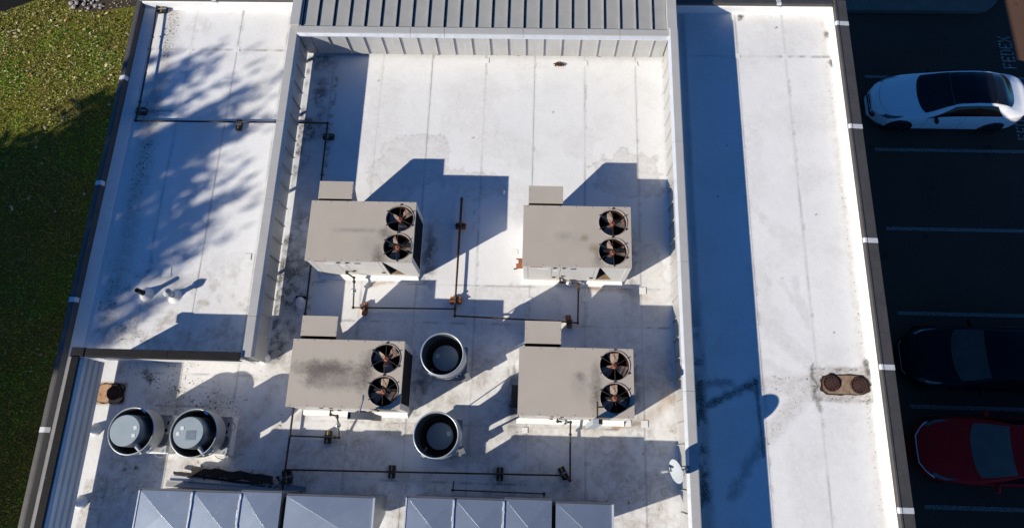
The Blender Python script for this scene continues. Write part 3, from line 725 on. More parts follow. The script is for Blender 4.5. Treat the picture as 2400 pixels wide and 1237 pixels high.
# ------------------------------------------------------------------ equipment screens
def screen(name, label, axis, face, back, a0, a1, ztop, zbot, sgn, rib=0.43, cap_in=None, cap_out=None, joints=(), lip_mat=None, posts=(), first=0.2, panel_mat=None, cap_mat=None, boots=()):
    """axis 'y': runs along y; face = x of the inner face, sgn = direction from face to back."""
    E_ = tag(empty(name, ((face if axis == 'y' else (a0 + a1) / 2), ((a0 + a1) / 2 if axis == 'y' else face), 0)), label, 'screen wall')
    inv = Matrix.Translation(-Vector(E_.location))
    def bld_(mb, nm, mt, bev=0):
        mb.v = [tuple(inv @ Vector(v)) for v in mb.v]; return mb.build(nm, mt, E_, bev)
    def bx(mb, f0, f1, u, v, z0, z1):
        return mb.box(min(f0, f1), max(f0, f1), u, v, z0, z1) if axis == 'y' else mb.box(u, v, min(f0, f1), max(f0, f1), z0, z1)
    # panels with one raised rib each
    u = a0; v = a0 + first
    while u < a1 - 0.01:
        v = min(v, a1)
        mb = MB(); bx(mb, face, face + sgn * 0.02, u + 0.003, v - 0.003, zbot, ztop - 0.045)
        if v < a1 - 0.05:
            mb2 = MB(); 
            bx(mb, face - sgn * 0.035, face + sgn * 0.0, v - 0.019, v - 0.003, zbot, ztop - 0.09)
        bld_(mb, 'panel', panel_mat or M['screen'])
        u = v; v = u + rib
    js = [a0 - 0.0] + list(joints) + [a1]
    for p, q in zip(js[:-1], js[1:]):
        mb = MB(); bx(mb, cap_in, cap_out, p + 0.003, q - 0.003, ztop - 0.035, ztop)
        bx(mb, cap_out, cap_out + sgn * 0.012, p + 0.003, q - 0.003, ztop - 0.16, ztop - 0.004)
        bld_(mb, 'cap', cap_mat or M['screencap'], 0.004)
        if lip_mat:
            mb = MB()
            A = [(cap_in + sgn * 0.004, ztop - 0.036), (cap_in - sgn * 0.045, ztop - 0.085), (cap_in - sgn * 0.045, ztop - 0.115), (face + sgn * 0.001, ztop - 0.115), (face + sgn * 0.001, ztop - 0.036)]
            mb.prism(A, p + 0.004, q - 0.004, axis); bld_(mb, 'lip', lip_mat)
    mb = MB(); bx(mb, back - sgn * 0.02, back, a0, a1, zbot + 0.13, ztop - 0.05); bld_(mb, 'back_sheet', panel_mat or M['screen'])
    for p in posts:
        mb = MB(); bx(mb, face + sgn * 0.035, face + sgn * 0.095, p - 0.03, p + 0.03, 0.0, ztop - 0.05); bld_(mb, 'post', M['galvdark'])
        if p not in boots: continue
        mb = MB(); c_ = (face + sgn * 0.065, p) if axis == 'y' else (p, face + sgn * 0.065)
        mb.lathe([(0.13, 0.004), (0.10, 0.05), (0.055, 0.17), (0.05, 0.2)], (*c_, 0), 16); bld_(mb, 'boot', M['flashing'])
    return E_
screen('screen_wall', 'grey ribbed metal screen wall left of the roof-top units, in shade', 'y', -5.725, -5.855, 1.90, 9.73, 0.95, 0.09, -1,
       cap_in=-5.70, cap_out=-5.875, joints=(2.75, 5.35, 7.25), lip_mat=M['screen'], posts=(2.0, 3.9, 5.9, 7.9, 9.4), first=0.55, boots=(2.0,))
screen('screen_wall', 'light grey ribbed metal screen wall right of the roof-top units, dish fixed to it', 'y', 3.065, 3.19, -5.0, 9.73, 1.05, 0.05, 1,
       cap_in=3.045, cap_out=3.21, joints=(-2.2, 1.45, 4.1, 6.85), lip_mat=M['lip'], posts=(-1.4, 0.6, 2.6, 4.6, 6.6, 8.6), first=0.3)
screen('screen_wall', 'sunlit grey ribbed metal screen wall below the standing-seam roof', 'x', 9.60, 9.70, -5.70, 3.04, 1.0, 0.09, 1,
       cap_in=9.555, cap_out=9.715, joints=(-3.0, -2.2, -0.35, 1.9), lip_mat=M['lip'], posts=(-4.5, -2.5, -0.5, 1.5), first=0.25)
screen('screen_wall', 'dark-capped pale screen wall crossing from left coping to the grey screen', 'x', 1.93, 1.86, -9.12, -5.90, 1.0, 0.03, -1, rib=0.9,
       cap_in=1.985, cap_out=1.825, joints=(-7.4,), posts=(), first=0.9, cap_mat=M['darkcap'], panel_mat=M['flashing'])

gap_shade = MB().box(-5.68, 3.04, 9.665, 9.69, 0.0, 0.13)
part(gap_shade, 'gap_shade_strip', M['black'])  # black strip paints the shade of the gap under the screen panels
# west screen: four horizontal cladding boards
ws = tag(empty('screen_wall', (-9.2, -1.5, 0)), 'low grey-blue board screen with dark cap at lower left', 'screen wall')
def wpart(mb, nm, mt, bev=0):
    mb.v = [(v[0] + 9.2, v[1] + 1.5, v[2]) for v in mb.v]; return mb.build(nm, mt, ws, bev)
Y0, Y1 = -6.0, 1.80
zz = [0.23, 0.42, 0.61, 0.80, 0.985]
for i in range(4):
    for p, q in ((Y0, -0.62), (-0.62, Y1)):
        mb = MB().prism([(-9.20, zz[i]), (-9.135, zz[i] + 0.03), (-9.125, zz[i + 1] - 0.035), (-9.165, zz[i + 1] - 0.012), (-9.165, zz[i + 1]), (-9.20, zz[i + 1])], p + 0.002, q - 0.002, 'y')
        wpart(mb, 'board', M['cladding'])
for p, q in ((Y0, -3.3), (-3.3, -0.55), (-0.55, Y1)):
    wpart(MB().prism([(-9.335, 1.00), (-9.335, 1.045), (-9.20, 1.03), (-9.185, 0.90), (-9.19, 0.90), (-9.205, 1.00)], p + 0.003, q - 0.003, 'y'), 'cap', M['darkcap'])
    wpart(MB().box(-9.40, -9.337, p + 0.003, q - 0.003, 0.985, 1.04), 'cap_edge', M['taupe'], 0.004)
wpart(MB().box(-9.33, -9.31, Y0, Y1, 0.2, 1.0), 'back_sheet', M['cladding'])
wpart(MB().box(-9.39, -9.125, 1.805, 1.995, 0.95, 1.015), 'corner_cap', M['darkcap'], 0.004)
for p in (0.41, -1.04, -2.5):
    wpart(MB().tube([(-9.20, p, 0.0), (-9.20, p, 0.6)], 0.035, 12), 'post', M['galvdark'])
    wpart(MB().lathe([(0.14, 0.005), (0.11, 0.05), (0.06, 0.17), (0.04, 0.21)], (-9.20, p, 0), 16), 'boot', M['flashing'])

# ------------------------------------------------------------------ roof-top units
ZT = 1.2
def lid_with_holes(w, d, holes, r, mat):
    bm = bmesh.new(); es = []
    def loop(pts):
        vs = [bm.verts.new(p) for p in pts]
        for i in range(len(vs)): es.append(bm.edges.new((vs[i], vs[(i + 1) % len(vs)])))
    loop([(0, 0, 0), (w, 0, 0), (w, d, 0), (0, d, 0)])
    for hx, hy in holes:
        loop([(hx + r * math.cos(2 * math.pi * k / 40), hy + r * math.sin(2 * math.pi * k / 40), 0) for k in range(40)])
    bmesh.ops.triangle_fill(bm, edges=es, use_beauty=True, use_dissolve=False)
    bmesh.ops.recalc_face_normals(bm, faces=bm.faces)
    if bm.faces and bm.faces[0].normal.z < 0: bmesh.ops.reverse_faces(bm, faces=bm.faces)
    # turned-down edge
    me = bpy.data.meshes.new('lid'); bm.to_mesh(me); bm.free()
    me.materials.append(mat)
    return me

blade_mb = MB()
def blade_mesh():
    mb = MB(); rows = []
    for i in range(5):
        t = i / 4; r_ = 0.055 + t * 0.20; hw = 0.045 + 0.07 * t ** 0.7
        row = []
        for j in range(4):
            s = j / 3 - 0.5
            row.append((r_ * math.cos(s * 0.15), 2 * s * hw + 0.02 * t, -s * 0.085 * (1 - 0.3 * t)))
        rows.append(row)
    vs = [p for row in rows for p in row]; fs = [(i * 4 + j, i * 4 + j + 1, i * 4 + j + 5, i * 4 + j + 4) for i in range(4) for j in range(3)]
    mb.add(vs, fs, True)
    me = mb.mesh('blade'); me.materials.append(M['blade']); return me
BLADE = blade_mesh()
def ring_mesh():
    me = MB().lathe([(0.288, -0.004), (0.300, 0.0), (0.300, 0.012), (0.296, 0.015), (0.291, 0.010), (0.287, -0.03), (0.284, -0.03)], n=40, closed=False).mesh('orifice_ring')
    me.materials.append(M['ring']); return me
RING = ring_mesh()
SHROUD = MB().lathe([(0.282, -0.045), (0.282, -0.40), (0.0, -0.42)], n=32).mesh('shroud'); SHROUD.materials.append(M['shroud'])
HUBM = MB().lathe([(0.0, 0.03), (0.040, 0.03), (0.052, 0.02), (0.054, -0.05), (0.048, -0.14), (0, -0.14)], n=20).mesh('hub'); HUBM.materials.append(M['hub'])
gw = MB()
for k in range(6):
    a = k * math.pi / 3 + math.pi / 2
    gw.tube([(0.05 * math.cos(a), 0.05 * math.sin(a), 0.0), (0.295 * math.cos(a), 0.295 * math.sin(a), 0.026), (0.318 * math.cos(a), 0.318 * math.sin(a), 0.012)], 0.0048, 6)
    gw.box(-0.012, 0.012, -0.010, 0.010, -0.01, 0.012, Matrix.Translation((0.312 * math.cos(a), 0.312 * math.sin(a), 0.012)) @ Matrix.Rotation(a, 4, 'Z'))
gw.lathe([(0.070, 0.002), (0.076, 0.006), (0.070, 0.010)], n=24)
GUARD = gw.mesh('fan_guard'); GUARD.materials.append(M['wire'])

def rtu(label, x0, y0, fans, blade_ang, lidmat, flue, hood_y):
    W_, D_ = 2.248, 1.335
    E_ = tag(empty('rooftop_unit', (x0, y0, 0)), label, 'air conditioner', 'packaged roof-top units in the screened well')
    # curb with sloping membrane skirt
    cb = MB(); a, b_ = 0.06, -0.04
    o1 = [(a, a), (W_ - a, a), (W_ - a, D_ - a), (a, D_ - a)]; o2 = [(b_, b_ - 0.05), (W_ - 0.04, b_ - 0.05), (W_ - 0.04, D_ - b_), (b_ + 0.06, D_ - b_)]
    cb.add([(*p, 0.10) for p in o1] + [(*p, 0.012) for p in o2], [(0, 1, 5, 4), (1, 2, 6, 5), (2, 3, 7, 6), (3, 0, 4, 7)])
    cb.build('curb_skirt', M['flashing'], E_)
    MB().box(0.015, W_ - 0.015, 0.015, D_ - 0.015, 0.08, 0.16).build('base_rail', M['rtuside'], E_)
    # cabinet shell (west, north walls; south wall is panels)
    MB().box(0.01, 0.03, 0.03, D_ - 0.03, 0.16, ZT - 0.03).build('west_panel', M['rtuside'], E_)
    MB().box(0.03, W_ - 0.1, D_ - 0.03, D_ - 0.012, 0.16, ZT - 0.03).build('north_panel', M['rtuside'], E_)
    MB().box(0.04, W_ - 0.62, 0.045, D_ - 0.04, 0.16, 0.75).build('inner_casing', M['black'], E_)
    # south access panels
    cuts = [0.02, 0.12, 0.62, 0.80, 1.52, 1.60]
    for u, v in zip(cuts[:-1], cuts[1:]):
        MB().box(u + 0.004, v - 0.004, 0.012, 0.04, 0.17, ZT - 0.035).build('access_panel', M['rtuside'], E_, 0.003)
    MB().box(0.16, 0.42, 0.008, 0.014, 1.085, 1.125).build('brand_strip', M['redsticker'], E_)
    MB().box(0.34, 0.56, 0.008, 0.014, 0.93, 0.96).build('label_plate', M['paper'], E_)
    MB().box(1.0, 1.12, 0.007, 0.014, 0.96, 1.06).build('label_plate', M['galvdark'], E_)
    MB().box(0.66, 0.76, 0.007, 0.014, 0.80, 0.86).build('label_plate', M['paper'], E_)
    for hx, hz in ((0.64, 1.06), (0.64, 0.35), (0.83, 1.06), (0.83, 0.45), (1.45, 0.35)):
        MB().box(hx, hx + 0.07, -0.012, 0.012, hz, hz + 0.03).build('latch', M['wire'], E_)
    # condenser bay: triangular panel over a dark opening
    MB().add([(1.60, 0.02, ZT - 0.04), (W_ - 0.02, 0.02, ZT - 0.04), (W_ - 0.02, 0.02, 0.17), (W_ - 0.30, 0.02, 0.17)], [(0, 1, 2, 3)]).build('triangular_panel', M['rtuside'], E_)
    MB().box(1.60, W_ - 0.05, 0.35, 0.40, 0.16, ZT - 0.05).build('bay_back', M['black'], E_)
    MB().box(1.60, W_ - 0.05, 0.03, 0.35, 0.16, 0.20).build('bay_pan', M['rustplate'], E_)
    # east coil between corner posts
    MB().box(W_ - 0.05, W_ - 0.02, 0.10, D_ - 0.10, 0.16, ZT - 0.05).build('coil', M['coil'], E_)
    fin = MB()
    for i in range(22): fin.box(W_ - 0.02, W_ - 0.006, 0.10, D_ - 0.10, 0.19 + i * 0.044, 0.196 + i * 0.044)
    fin.build('coil_fins', M['wire'], E_)
    MB().box(W_ - 0.10, W_ - 0.004, D_ - 0.13, D_ - 0.012, 0.16, ZT - 0.03).build('corner_post', M['rtuside'], E_)
    MB().box(W_ - 0.10, W_ - 0.004, 0.012, 0.13, 0.16, ZT - 0.03).build('corner_post', M['rtuside'], E_)
    # lid
    hl = [(fx - x0, fy - y0) for fx, fy in fans]
    me = lid_with_holes(W_, D_, hl, 0.288, lidmat)
    lid = inst('lid', me, E_, (0, 0, ZT))
    rim = MB()
    rim.box(0, W_, -0.001, 0.012, ZT - 0.045, ZT - 0.002); rim.box(0, W_, D_ - 0.012, D_ + 0.001, ZT - 0.045, ZT - 0.002)
    rim.box(-0.001, 0.012, 0.012, D_ - 0.012, ZT - 0.045, ZT - 0.002); rim.box(W_ - 0.012, W_ + 0.001, 0.012, D_ - 0.012, ZT - 0.045, ZT - 0.002)
    rim.build('lid_edge', M['rtu'], E_)
    sc = MB()
    for i in range(7): sc.lathe([(0.012, ZT), (0.010, ZT + 0.006), (0, ZT + 0.007)], (0.08 + i * 0.34, 0.025, 0), 8); sc.lathe([(0.012, ZT), (0.010, ZT + 0.006), (0, ZT + 0.007)], (0.08 + i * 0.34, D_ - 0.025, 0), 8)
    sc.build('lid_screws', M['galvdark'], E_)
    for k, (hx, hy) in enumerate(hl):
        f_ = empty('condenser_fan', (hx, hy, ZT), E_)
        inst('orifice_ring', RING, f_); inst('shroud', SHROUD, f_); inst('fan_guard', GUARD, f_, (0, 0, 0), 0.05 * k)
        inst('hub', HUBM, f_, (0, 0, -0.06))
        for j in range(3): inst('blade', BLADE, f_, (0, 0, -0.10), blade_ang[k] + j * 2 * math.pi / 3)
    # fresh-air hood on the north side
    hx0, hx1 = 0.10, 0.83; hy0, hy1 = D_ + 0.075, hood_y
    hd = MB()
    hd.box(hx0, hx1, hy0, hy1, 1.105, 1.125); hd.box(hx0 - 0.004, hx1 + 0.004, hy1 - 0.012, hy1 + 0.004, 1.06, 1.128)
    for hx in (hx0, hx1 - 0.012):
        hd.prism([(D_ - 0.02, 0.32), (D_ - 0.02, 1.08), (hy0, 1.105), (hy1 - 0.012, 1.105), (hy1 - 0.012, 1.06)], hx, hx + 0.012, 'x')
    hd.box(hx0, hx1, D_ - 0.02, D_ - 0.01, 0.3, 1.1)
    hd.build('air_hood', M['rtu'], E_)
    MB().add([(hx0 + 0.01, D_ - 0.01, 0.33), (hx1 - 0.01, D_ - 0.01, 0.33), (hx1 - 0.01, hy1 - 0.015, 1.05), (hx0 + 0.01, hy1 - 0.015, 1.05)], [(0, 1, 2, 3)]).build('hood_filter', M['coil'], E_)
    hs_ = MB()
    for i in range(2):
        for hx in (hx0 + 0.02, hx1 - 0.02): hs_.lathe([(0.011, 1.125), (0.008, 1.131), (0, 1.132)], (hx, hy0 + 0.08 + 0.22 * i, 0), 8)
    hs_.build('hood_screws', M['galvdark'], E_)
    if label.startswith('beige'):
        lower = 'lower' in label
        MB().box(-0.14, 0.005, 0.16 if lower else 0.18, 0.62 if lower else 0.34, 0.35, 0.80 if lower else 0.62).build('disconnect_box', M['block'] if lower else M['rustblock'], E_, 0.01)
        MB().tube([(-0.06, 0.30, 0.35), (-0.08, 0.28, 0.10), (-0.20, 0.26, 0.03)], 0.018, 8).build('electrical_conduit', M['wire'], E_)
        MB().box(-0.145, -0.09, 0.22, 0.30, 0.55, 0.63).build('switch_plate', M['paper'], E_)
    # tall vent deflector on a post (lower units only)
    if flue:
        px, py = flue
        if label.startswith('stained'):
            MB().box(px - 0.06, px + 0.10, -0.19, -0.09, 0.55, 1.93).build('vent_duct', M['tray'], E_)
            tr = MB()
            nn = 8
            for i in range(nn):
                u, v = -0.23 + 0.46 * i / nn, -0.23 + 0.46 * (i + 1) / nn
                zc = lambda t: 2.0 - 0.35 * t * t
                tr.add([(px + u + 0.03, -0.25, zc(u)), (px + v + 0.03, -0.25, zc(v)), (px + v + 0.03, -0.12, zc(v) + 0.01), (px + u + 0.03, -0.12, zc(u) + 0.01), (px + u + 0.03, -0.25, zc(u) - 0.012), (px + v + 0.03, -0.25, zc(v) - 0.012), (px + v + 0.03, -0.12, zc(v) - 0.002), (px + u + 0.03, -0.12, zc(u) - 0.002)], [(0, 1, 2, 3), (4, 7, 6, 5), (0, 4, 5, 1), (3, 2, 6, 7)])
            tr.box(px - 0.205, px - 0.195, -0.25, -0.12, 1.94, 2.02); tr.box(px + 0.255, px + 0.265, -0.25, -0.12, 1.94, 2.02)
            tr.build('deflector_tray', M['tray'], E_)
            MB().tube([(px, -0.14, 2.0), (px + 0.05, 0.10, 2.02)], 0.016, 6).build('brace', M['galvdark'], E_)
            MB().box(px + 0.04, px + 0.055, 0.09, 0.19, 1.96, 2.05).build('brace_plate', M['galv'], E_)
        else:
            MB().box(px - 0.125, px - 0.10, -0.06, 0.23, 1.97, 2.02).build('brace', M['wire'], E_)
            MB().box(px - 0.10, px + 0.01, 0.12, 0.145, 1.97, 2.02).build('brace', M['wire'], E_)
            MB().box(px - 0.21, px - 0.03, -0.185, -0.085, 0.55, 2.08).build('vent_duct', M['dish'], E_, 0.006)
            MB().box(px - 0.10, px - 0.04, -0.175, -0.095, 2.08, 2.086).build('vent_slot', M['black'], E_)
    return E_
GREY = (0.13, 0.12, 0.105); SOOT = (0.07, 0.065, 0.055); LICHEN = (0.17, 0.13, 0.03)
L1 = rtu_top_mat('lid_dirt_upper_left', [(-3.3, 4.2, 0.42, 0.34, 0.32, GREY), (-3.1, 4.52, 0.20, 0.18, 0.9, SOOT), (-3.2, 3.98, 0.18, 0.30, 0.95, SOOT), (-3.7, 4.58, 0.6, 0.07, 0.55, GREY)])
L2 = rtu_top_mat('lid_dirt_upper_right', [(0.9, 4.45, 0.45, 0.25, 0.12, GREY), (1.28, 4.28, 0.16, 0.14, 0.9, LICHEN), (1.05, 4.52, 0.10, 0.09, 0.9, LICHEN), (0.6, 4.55, 0.18, 0.12, 0.4, SOOT), (1.35, 4.05, 0.14, 0.2, 0.75, SOOT)])
L3 = rtu_top_mat('lid_dirt_lower_left', [(-4.0, 1.66, 0.80, 0.22, 1.5, SOOT), (-4.25, 1.52, 0.24, 0.24, 1.2, SOOT), (-3.75, 1.40, 0.85, 0.17, 0.9, GREY), (-3.95, 1.52, 0.7, 0.34, 0.6, (0.30, 0.26, 0.22)), (-3.25, 1.6, 0.22, 0.5, 1.0, SOOT), (-3.15, 1.85, 0.16, 0.22, 0.7, SOOT)])
L4 = rtu_top_mat('lid_dirt_lower_right', [(1.0, 1.50, 0.26, 0.34, 0.4, GREY), (0.95, 1.66, 0.13, 0.11, 0.75, SOOT), (1.28, 1.30, 0.16, 0.42, 0.95, SOOT), (1.3, 1.75, 0.14, 0.28, 0.7, SOOT)])
rtu('nearly clean beige roof-top unit, upper left, black coil side facing east', -4.755, 3.90, ((-2.834, 4.86), (-2.837, 4.235)), (0.8, 0.15), L1, None, 1.81)
rtu('beige roof-top unit, upper right, with yellow lichen spots beside its fans', -0.228, 3.885, ((1.643, 4.866), (1.640, 4.232)), (0.0, 0.1), L2, None, 1.805)
rtu('stained beige roof-top unit, lower left, with a large sooty smear on top', -4.773, 0.922, ((-2.883, 1.907), (-2.883, 1.268)), (0.7, 1.6), L3, (1.665, 0), 1.82)
rtu('beige roof-top unit, lower right, with a round grey blotch by its fans', -0.240, 0.885, ((1.642, 1.888), (1.643, 1.261)), (1.6, 1.75), L4, (1.57, 0), 1.865)

# ------------------------------------------------------------------ exhaust fans
def box_rot(mb, c, size, rz):
    M4 = Matrix.Translation(c) @ Matrix.Rotation(rz, 4, 'Z')
    sx, sy, sz = size
    return mb.box(-sx / 2, sx / 2, -sy / 2, sy / 2, 0, sz, M4)
def tall_fan(label, x, y, r, zt, zb, stick):
    E_ = tag(empty('exhaust_fan', (x, y, 0)), label, 'exhaust fan', 'upblast exhaust fans')
    MB().box(-0.33, 0.33, -0.33, 0.33, 0.005, 0.30).build('curb', M['flashing'], E_, 0.01)
    MB().box(-0.36, 0.36, -0.36, 0.36, 0.30, 0.335).build('curb_cap', M['galvdark'], E_)
    MB().lathe([(0.30, 0.335), (0.24, 0.5), (0.27, 0.75), (r - 0.03, zb + 0.02), (r - 0.06, zb + 0.02)], n=40).build('fan_housing', M['galvdark'], E_)
    MB().lathe([(r - 0.012, zb), (r, zb), (r + 0.014, zb + 0.02), (r, zb + 0.04), (r, zt - 0.03), (r + 0.014, zt - 0.012), (r + 0.004, zt), (r - 0.012, zt - 0.004), (r - 0.012, zb)], n=56).build('windband', M['alu'], E_)
    MB().lathe([(r - 0.013, zt - 0.03), (r - 0.013, zb + 0.03)], n=56).build('windband_lining', M['faninner'], E_)
    MB().lathe([(r - 0.013, zb + 0.06), (0.27, zb + 0.02), (0.25, zb - 0.1)], n=40).build('floor_ring', M['dark'], E_)
    MB().lathe([(0.255, zb - 0.10), (0.262, zb + 0.06), (0.255, zb + 0.10)], n=40).disc(0.255, zb + 0.1005, n=48).build('motor_cap', M['fancap'], E_)
    box_rot(MB(), (stick[0], stick[1], zb + 0.102), (0.075, 0.085, 0.004), 0.2).build('sticker', M['paper'], E_)
    MB().tube([(-0.26, -0.22, zb + 0.03), (-0.34 * 0.85, -0.34 * 0.85, zb + 0.05)], 0.035, 8).build('motor_conduit', M['galvdark'], E_)
    mb = MB()
    for a in (-1.0, -0.75, 2.2):
        mb.tube([(0.33 * math.cos(a), 0.33 * math.sin(a), 0.33), ((r + 0.01) * math.cos(a), (r + 0.01) * math.sin(a), zb + 0.05)], 0.012, 6)
    mb.build('brace', M['galvdark'], E_)
    box_rot(MB(), (0.39, -0.25, 0.33), (0.10, 0.13, 0.14), 0.4).build('switch_box', M['galvdark'], E_)
    mb = MB(); a = -2.1
    box_rot(mb, ((r + 0.02) * math.cos(a), (r + 0.02) * math.sin(a), zt - 0.12), (0.05, 0.08, 0.08), a); mb.build('latch', M['alu'], E_)
    return E_
tall_fan('upblast exhaust fan with deep pale rim, nearest the upper units', -1.705, 1.955, 0.405, 1.65, 1.03, (-0.16, 0.04))
tall_fan('upblast exhaust fan with deep grey rim, between lower units near bottom centre', -1.735, 0.455, 0.415, 1.62, 0.95, (0.17, 0.05))

def low_fan(label, x, y, r, stickers, patch):
    E_ = tag(empty('exhaust_fan', (x, y, 0)), label, 'exhaust fan', 'low exhaust fans with round blue-grey caps')
    MB().box(-0.36, 0.50, -0.42, 0.36, 0.005, 0.24).build('curb', M['flashing'], E_, 0.012)
    MB().box(-0.36, 0.46, -0.38, 0.36, 0.245, 0.275).build('curb_cap', M['galvdark'], E_)
    MB().lathe([(0.34, 0.275), (0.33, 0.40), (r - 0.03, 0.47)], n=40).build('fan_housing', M['galvdark'], E_)
    MB().lathe([(r - 0.02, 0.44), (r, 0.45), (r + 0.004, 0.84), (r + 0.014, 0.855), (r + 0.004, 0.87), (r - 0.012, 0.862), (r - 0.016, 0.46)], n=56).build('windband', M['alu'], E_)
    MB().lathe([(r - 0.017, 0.85), (r - 0.02, 0.48)], n=56).build('windband_lining', M['faninner'], E_)
    MB().lathe([(r - 0.02, 0.50), (0.33, 0.46), (0.30, 0.45)], n=40).build('floor_ring', M['dark'], E_)
    MB().lathe([(0.325, 0.45), (0.312, 0.80), (0.305, 1.06), (0.295, 1.068)], n=48).build('motor_housing', M['faninner'], E_)
    MB().lathe([(0.298, 1.066), (0.292, 1.076)], n=48).disc(0.292, 1.0762, n=48).build('motor_cap', M['fancap'], E_)
    for sx, sy in stickers: box_rot(MB(), (sx, sy, 1.078), (0.065, 0.07, 0.003), 0.25).build('sticker', M['paper'], E_)
    if patch: box_rot(MB(), (0.06, -0.05, 1.0775), (0.2, 0.18, 0.002), 0.05).build('faded_patch', simple('faded_cap_patch', (0.31, 0.36, 0.385), (0.30, 0.35, 0.37), 0.36, 0.5), E_)
    MB().tube([(0.16, -0.28, 0.86), (0.26, -0.41, 0.78)], 0.04, 12).build('motor_conduit', M['dish'], E_)
    box_rot(MB(), (0.19, 0.40, 0.84), (0.10, 0.05, 0.03), -0.6).build('clip', M['joint'], E_)
    box_rot(MB(), (0.36, -0.34, 0.70), (0.14, 0.05, 0.05), 1.0).build('hinge', M['joint'], E_)
    box_rot(MB(), (0.42, -0.32, 0.24), (0.15, 0.14, 0.09), 0.0).build('junction_box', M['dish'], E_, 0.008)
    box_rot(MB(), (0.43, 0.14, 0.276), (0.09, 0.34, 0.05), -0.12).build('service_switch', M['plastic'], E_, 0.008)
    box_rot(MB(), (0.42, 0.05, 0.327), (0.05, 0.06, 0.01), -0.12).build('switch_plate', M['black'], E_)
    box_rot(MB(), (0.44, 0.20, 0.327), (0.03, 0.08, 0.01), -0.12).build('switch_plate', M['black'], E_)
    mb = MB(); mb.tube([(0.45 + 0.13 * math.sin(t) ** 1 if t < 3.15 else 0.45, 0.30 - 0.085 * t, 0.31) for t in np.linspace(0, 3.14, 14)], 0.009, 6)
    mb.tube([(0.44, 0.0, 0.31), (0.50, -0.08, 0.30), (0.49, -0.18, 0.30), (0.43, -0.26, 0.33)], 0.009, 6)
    mb.tube([(0.30, -0.42, 0.42), (0.34, -0.47, 0.36), (0.44, -0.49, 0.32), (0.49, -0.42, 0.30), (0.48, -0.34, 0.30)], 0.007, 6)
    mb.build('cable', M['plastic'], E_)
    return E_
f_ = low_fan('low exhaust fan, left of the pair, blue-grey cap with two stickers at right', -7.93, 0.38, 0.455, ((0.20, 0.06), (0.19, -0.09)), False)
MB().box(0.13, 0.145, 0.40, 0.44, 0.70, 0.84).build('red_tag', M['redsticker'], f_)
low_fan('low exhaust fan, right of the pair, blue-grey cap with two stickers at upper left', -6.665, 0.378, 0.465, ((-0.13, 0.08), (-0.20, -0.03)), True)

# ------------------------------------------------------------------ galvanised intake hoods along the bottom edge
def big_hood(label, cuts, last, y_n, zt):
    x_mid = (cuts[0] + last[1]) / 2
    E_ = tag(empty('galvanised_hood', (x_mid, -1.0, 0)), label, 'duct hood', 'galvanised hoods at the bottom edge')
    def hb(mb, nm, mt, bev=0):
        mb.v = [(v[0] - x_mid, v[1] + 1.0, v[2]) for v in mb.v]; return mb.build(nm, mt, E_, bev)
    segs = [(a, b, zt, y_n + (0.03 if i == 2 else 0.0)) for i, (a, b) in enumerate(zip(cuts[:-1], cuts[1:]))] + [(last[0], last[1], zt - 0.02, y_n - 0.01)]
    for a, b, zz_, yn in segs:
        ys = -1.56
        hb(MB().prism([(yn, 0.06), (yn, zz_ - 0.02), (ys, zz_ - 0.02), (-1.06, 0.06)], a + 0.004, b - 0.004, 'x'), 'duct_body', M['galvdark'])
        cx, cy = (a + b) / 2, (yn + ys) / 2
        mb = MB(); vs = [(a + 0.006, ys, zz_ - 0.02), (b - 0.006, ys, zz_ - 0.02), (b - 0.006, yn, zz_ - 0.02), (a + 0.006, yn, zz_ - 0.02), (cx, cy, zz_ + 0.012)]
        mb.add(vs, [(0, 1, 4), (1, 2, 4), (2, 3, 4), (3, 0, 4)])
        hb(mb, 'top_sheet', M['galv'])
        mb = MB(); mb.tube([(a + 0.07, yn - 0.05, zz_ - 0.017), (cx, cy, zz_ + 0.0125)], 0.0025, 5); mb.tube([(cx, cy, zz_ + 0.0125), (b - 0.05, ys + 0.05, zz_ - 0.016)], 0.0025, 5)
        hb(mb, 'crease_glint', M['galvseam'])  # bright thin rods paint the sun's glint along one crease
        hb(MB().box(a + 0.004, b - 0.004, yn - 0.004, yn + 0.035, zz_ - 0.06, zz_ - 0.024), 'front_flange', M['tray'])  # flange coloured dark to paint in its north-side shade
    for c in cuts[1:-1]:
        hb(MB().box(c - 0.014, c + 0.014, -1.56, y_n - 0.01, zt - 0.05, zt + 0.004), 'drive_seam', M['galvseam'])
        sl = MB(); rs = random.Random(int(c * 100)); yy = y_n - 0.03
        while yy > -1.5:
            l_ = rs.uniform(0.04, 0.16); w1 = rs.uniform(0.004, 0.014); ox = rs.uniform(-0.02, 0.01)
            sl.add([(c + ox - w1, yy, zt + 0.003), (c + ox + w1, yy - 0.01, zt + 0.006), (c + ox + w1 * 0.7, yy - l_, zt + 0.006), (c + ox - w1 * 1.1, yy - l_ * 0.9, zt + 0.003)], [(0, 1, 2, 3)])
            yy -= l_ * rs.uniform(0.8, 1.3)
        hb(sl, 'sealant', M['galvseam'])
    for c in (cuts[0], last[1]):
        hb(MB().box(c - 0.012, c + 0.012, -1.56, y_n + 0.0, zt - 0.06, zt - 0.008), 'edge_seam', M['galvseam'])
    hb(MB().box(cuts[-1] + 0.004, last[0] - 0.004, -1.5, y_n - 0.06, 0.1, zt - 0.16), 'gap_filler', M['tar'])  # black block filling the gap between hood sections
    return E_
big_hood('galvanised blue-grey hood with creased tops, bottom edge left', (-7.33, -6.31, -5.39, -4.615), (-4.53, -2.868), -0.70, 1.25)
big_hood('galvanised blue-grey hood with creased tops, bottom edge right', (-2.265, -1.378, -0.448, 0.445), (0.512, 1.572), -0.675, 1.25)

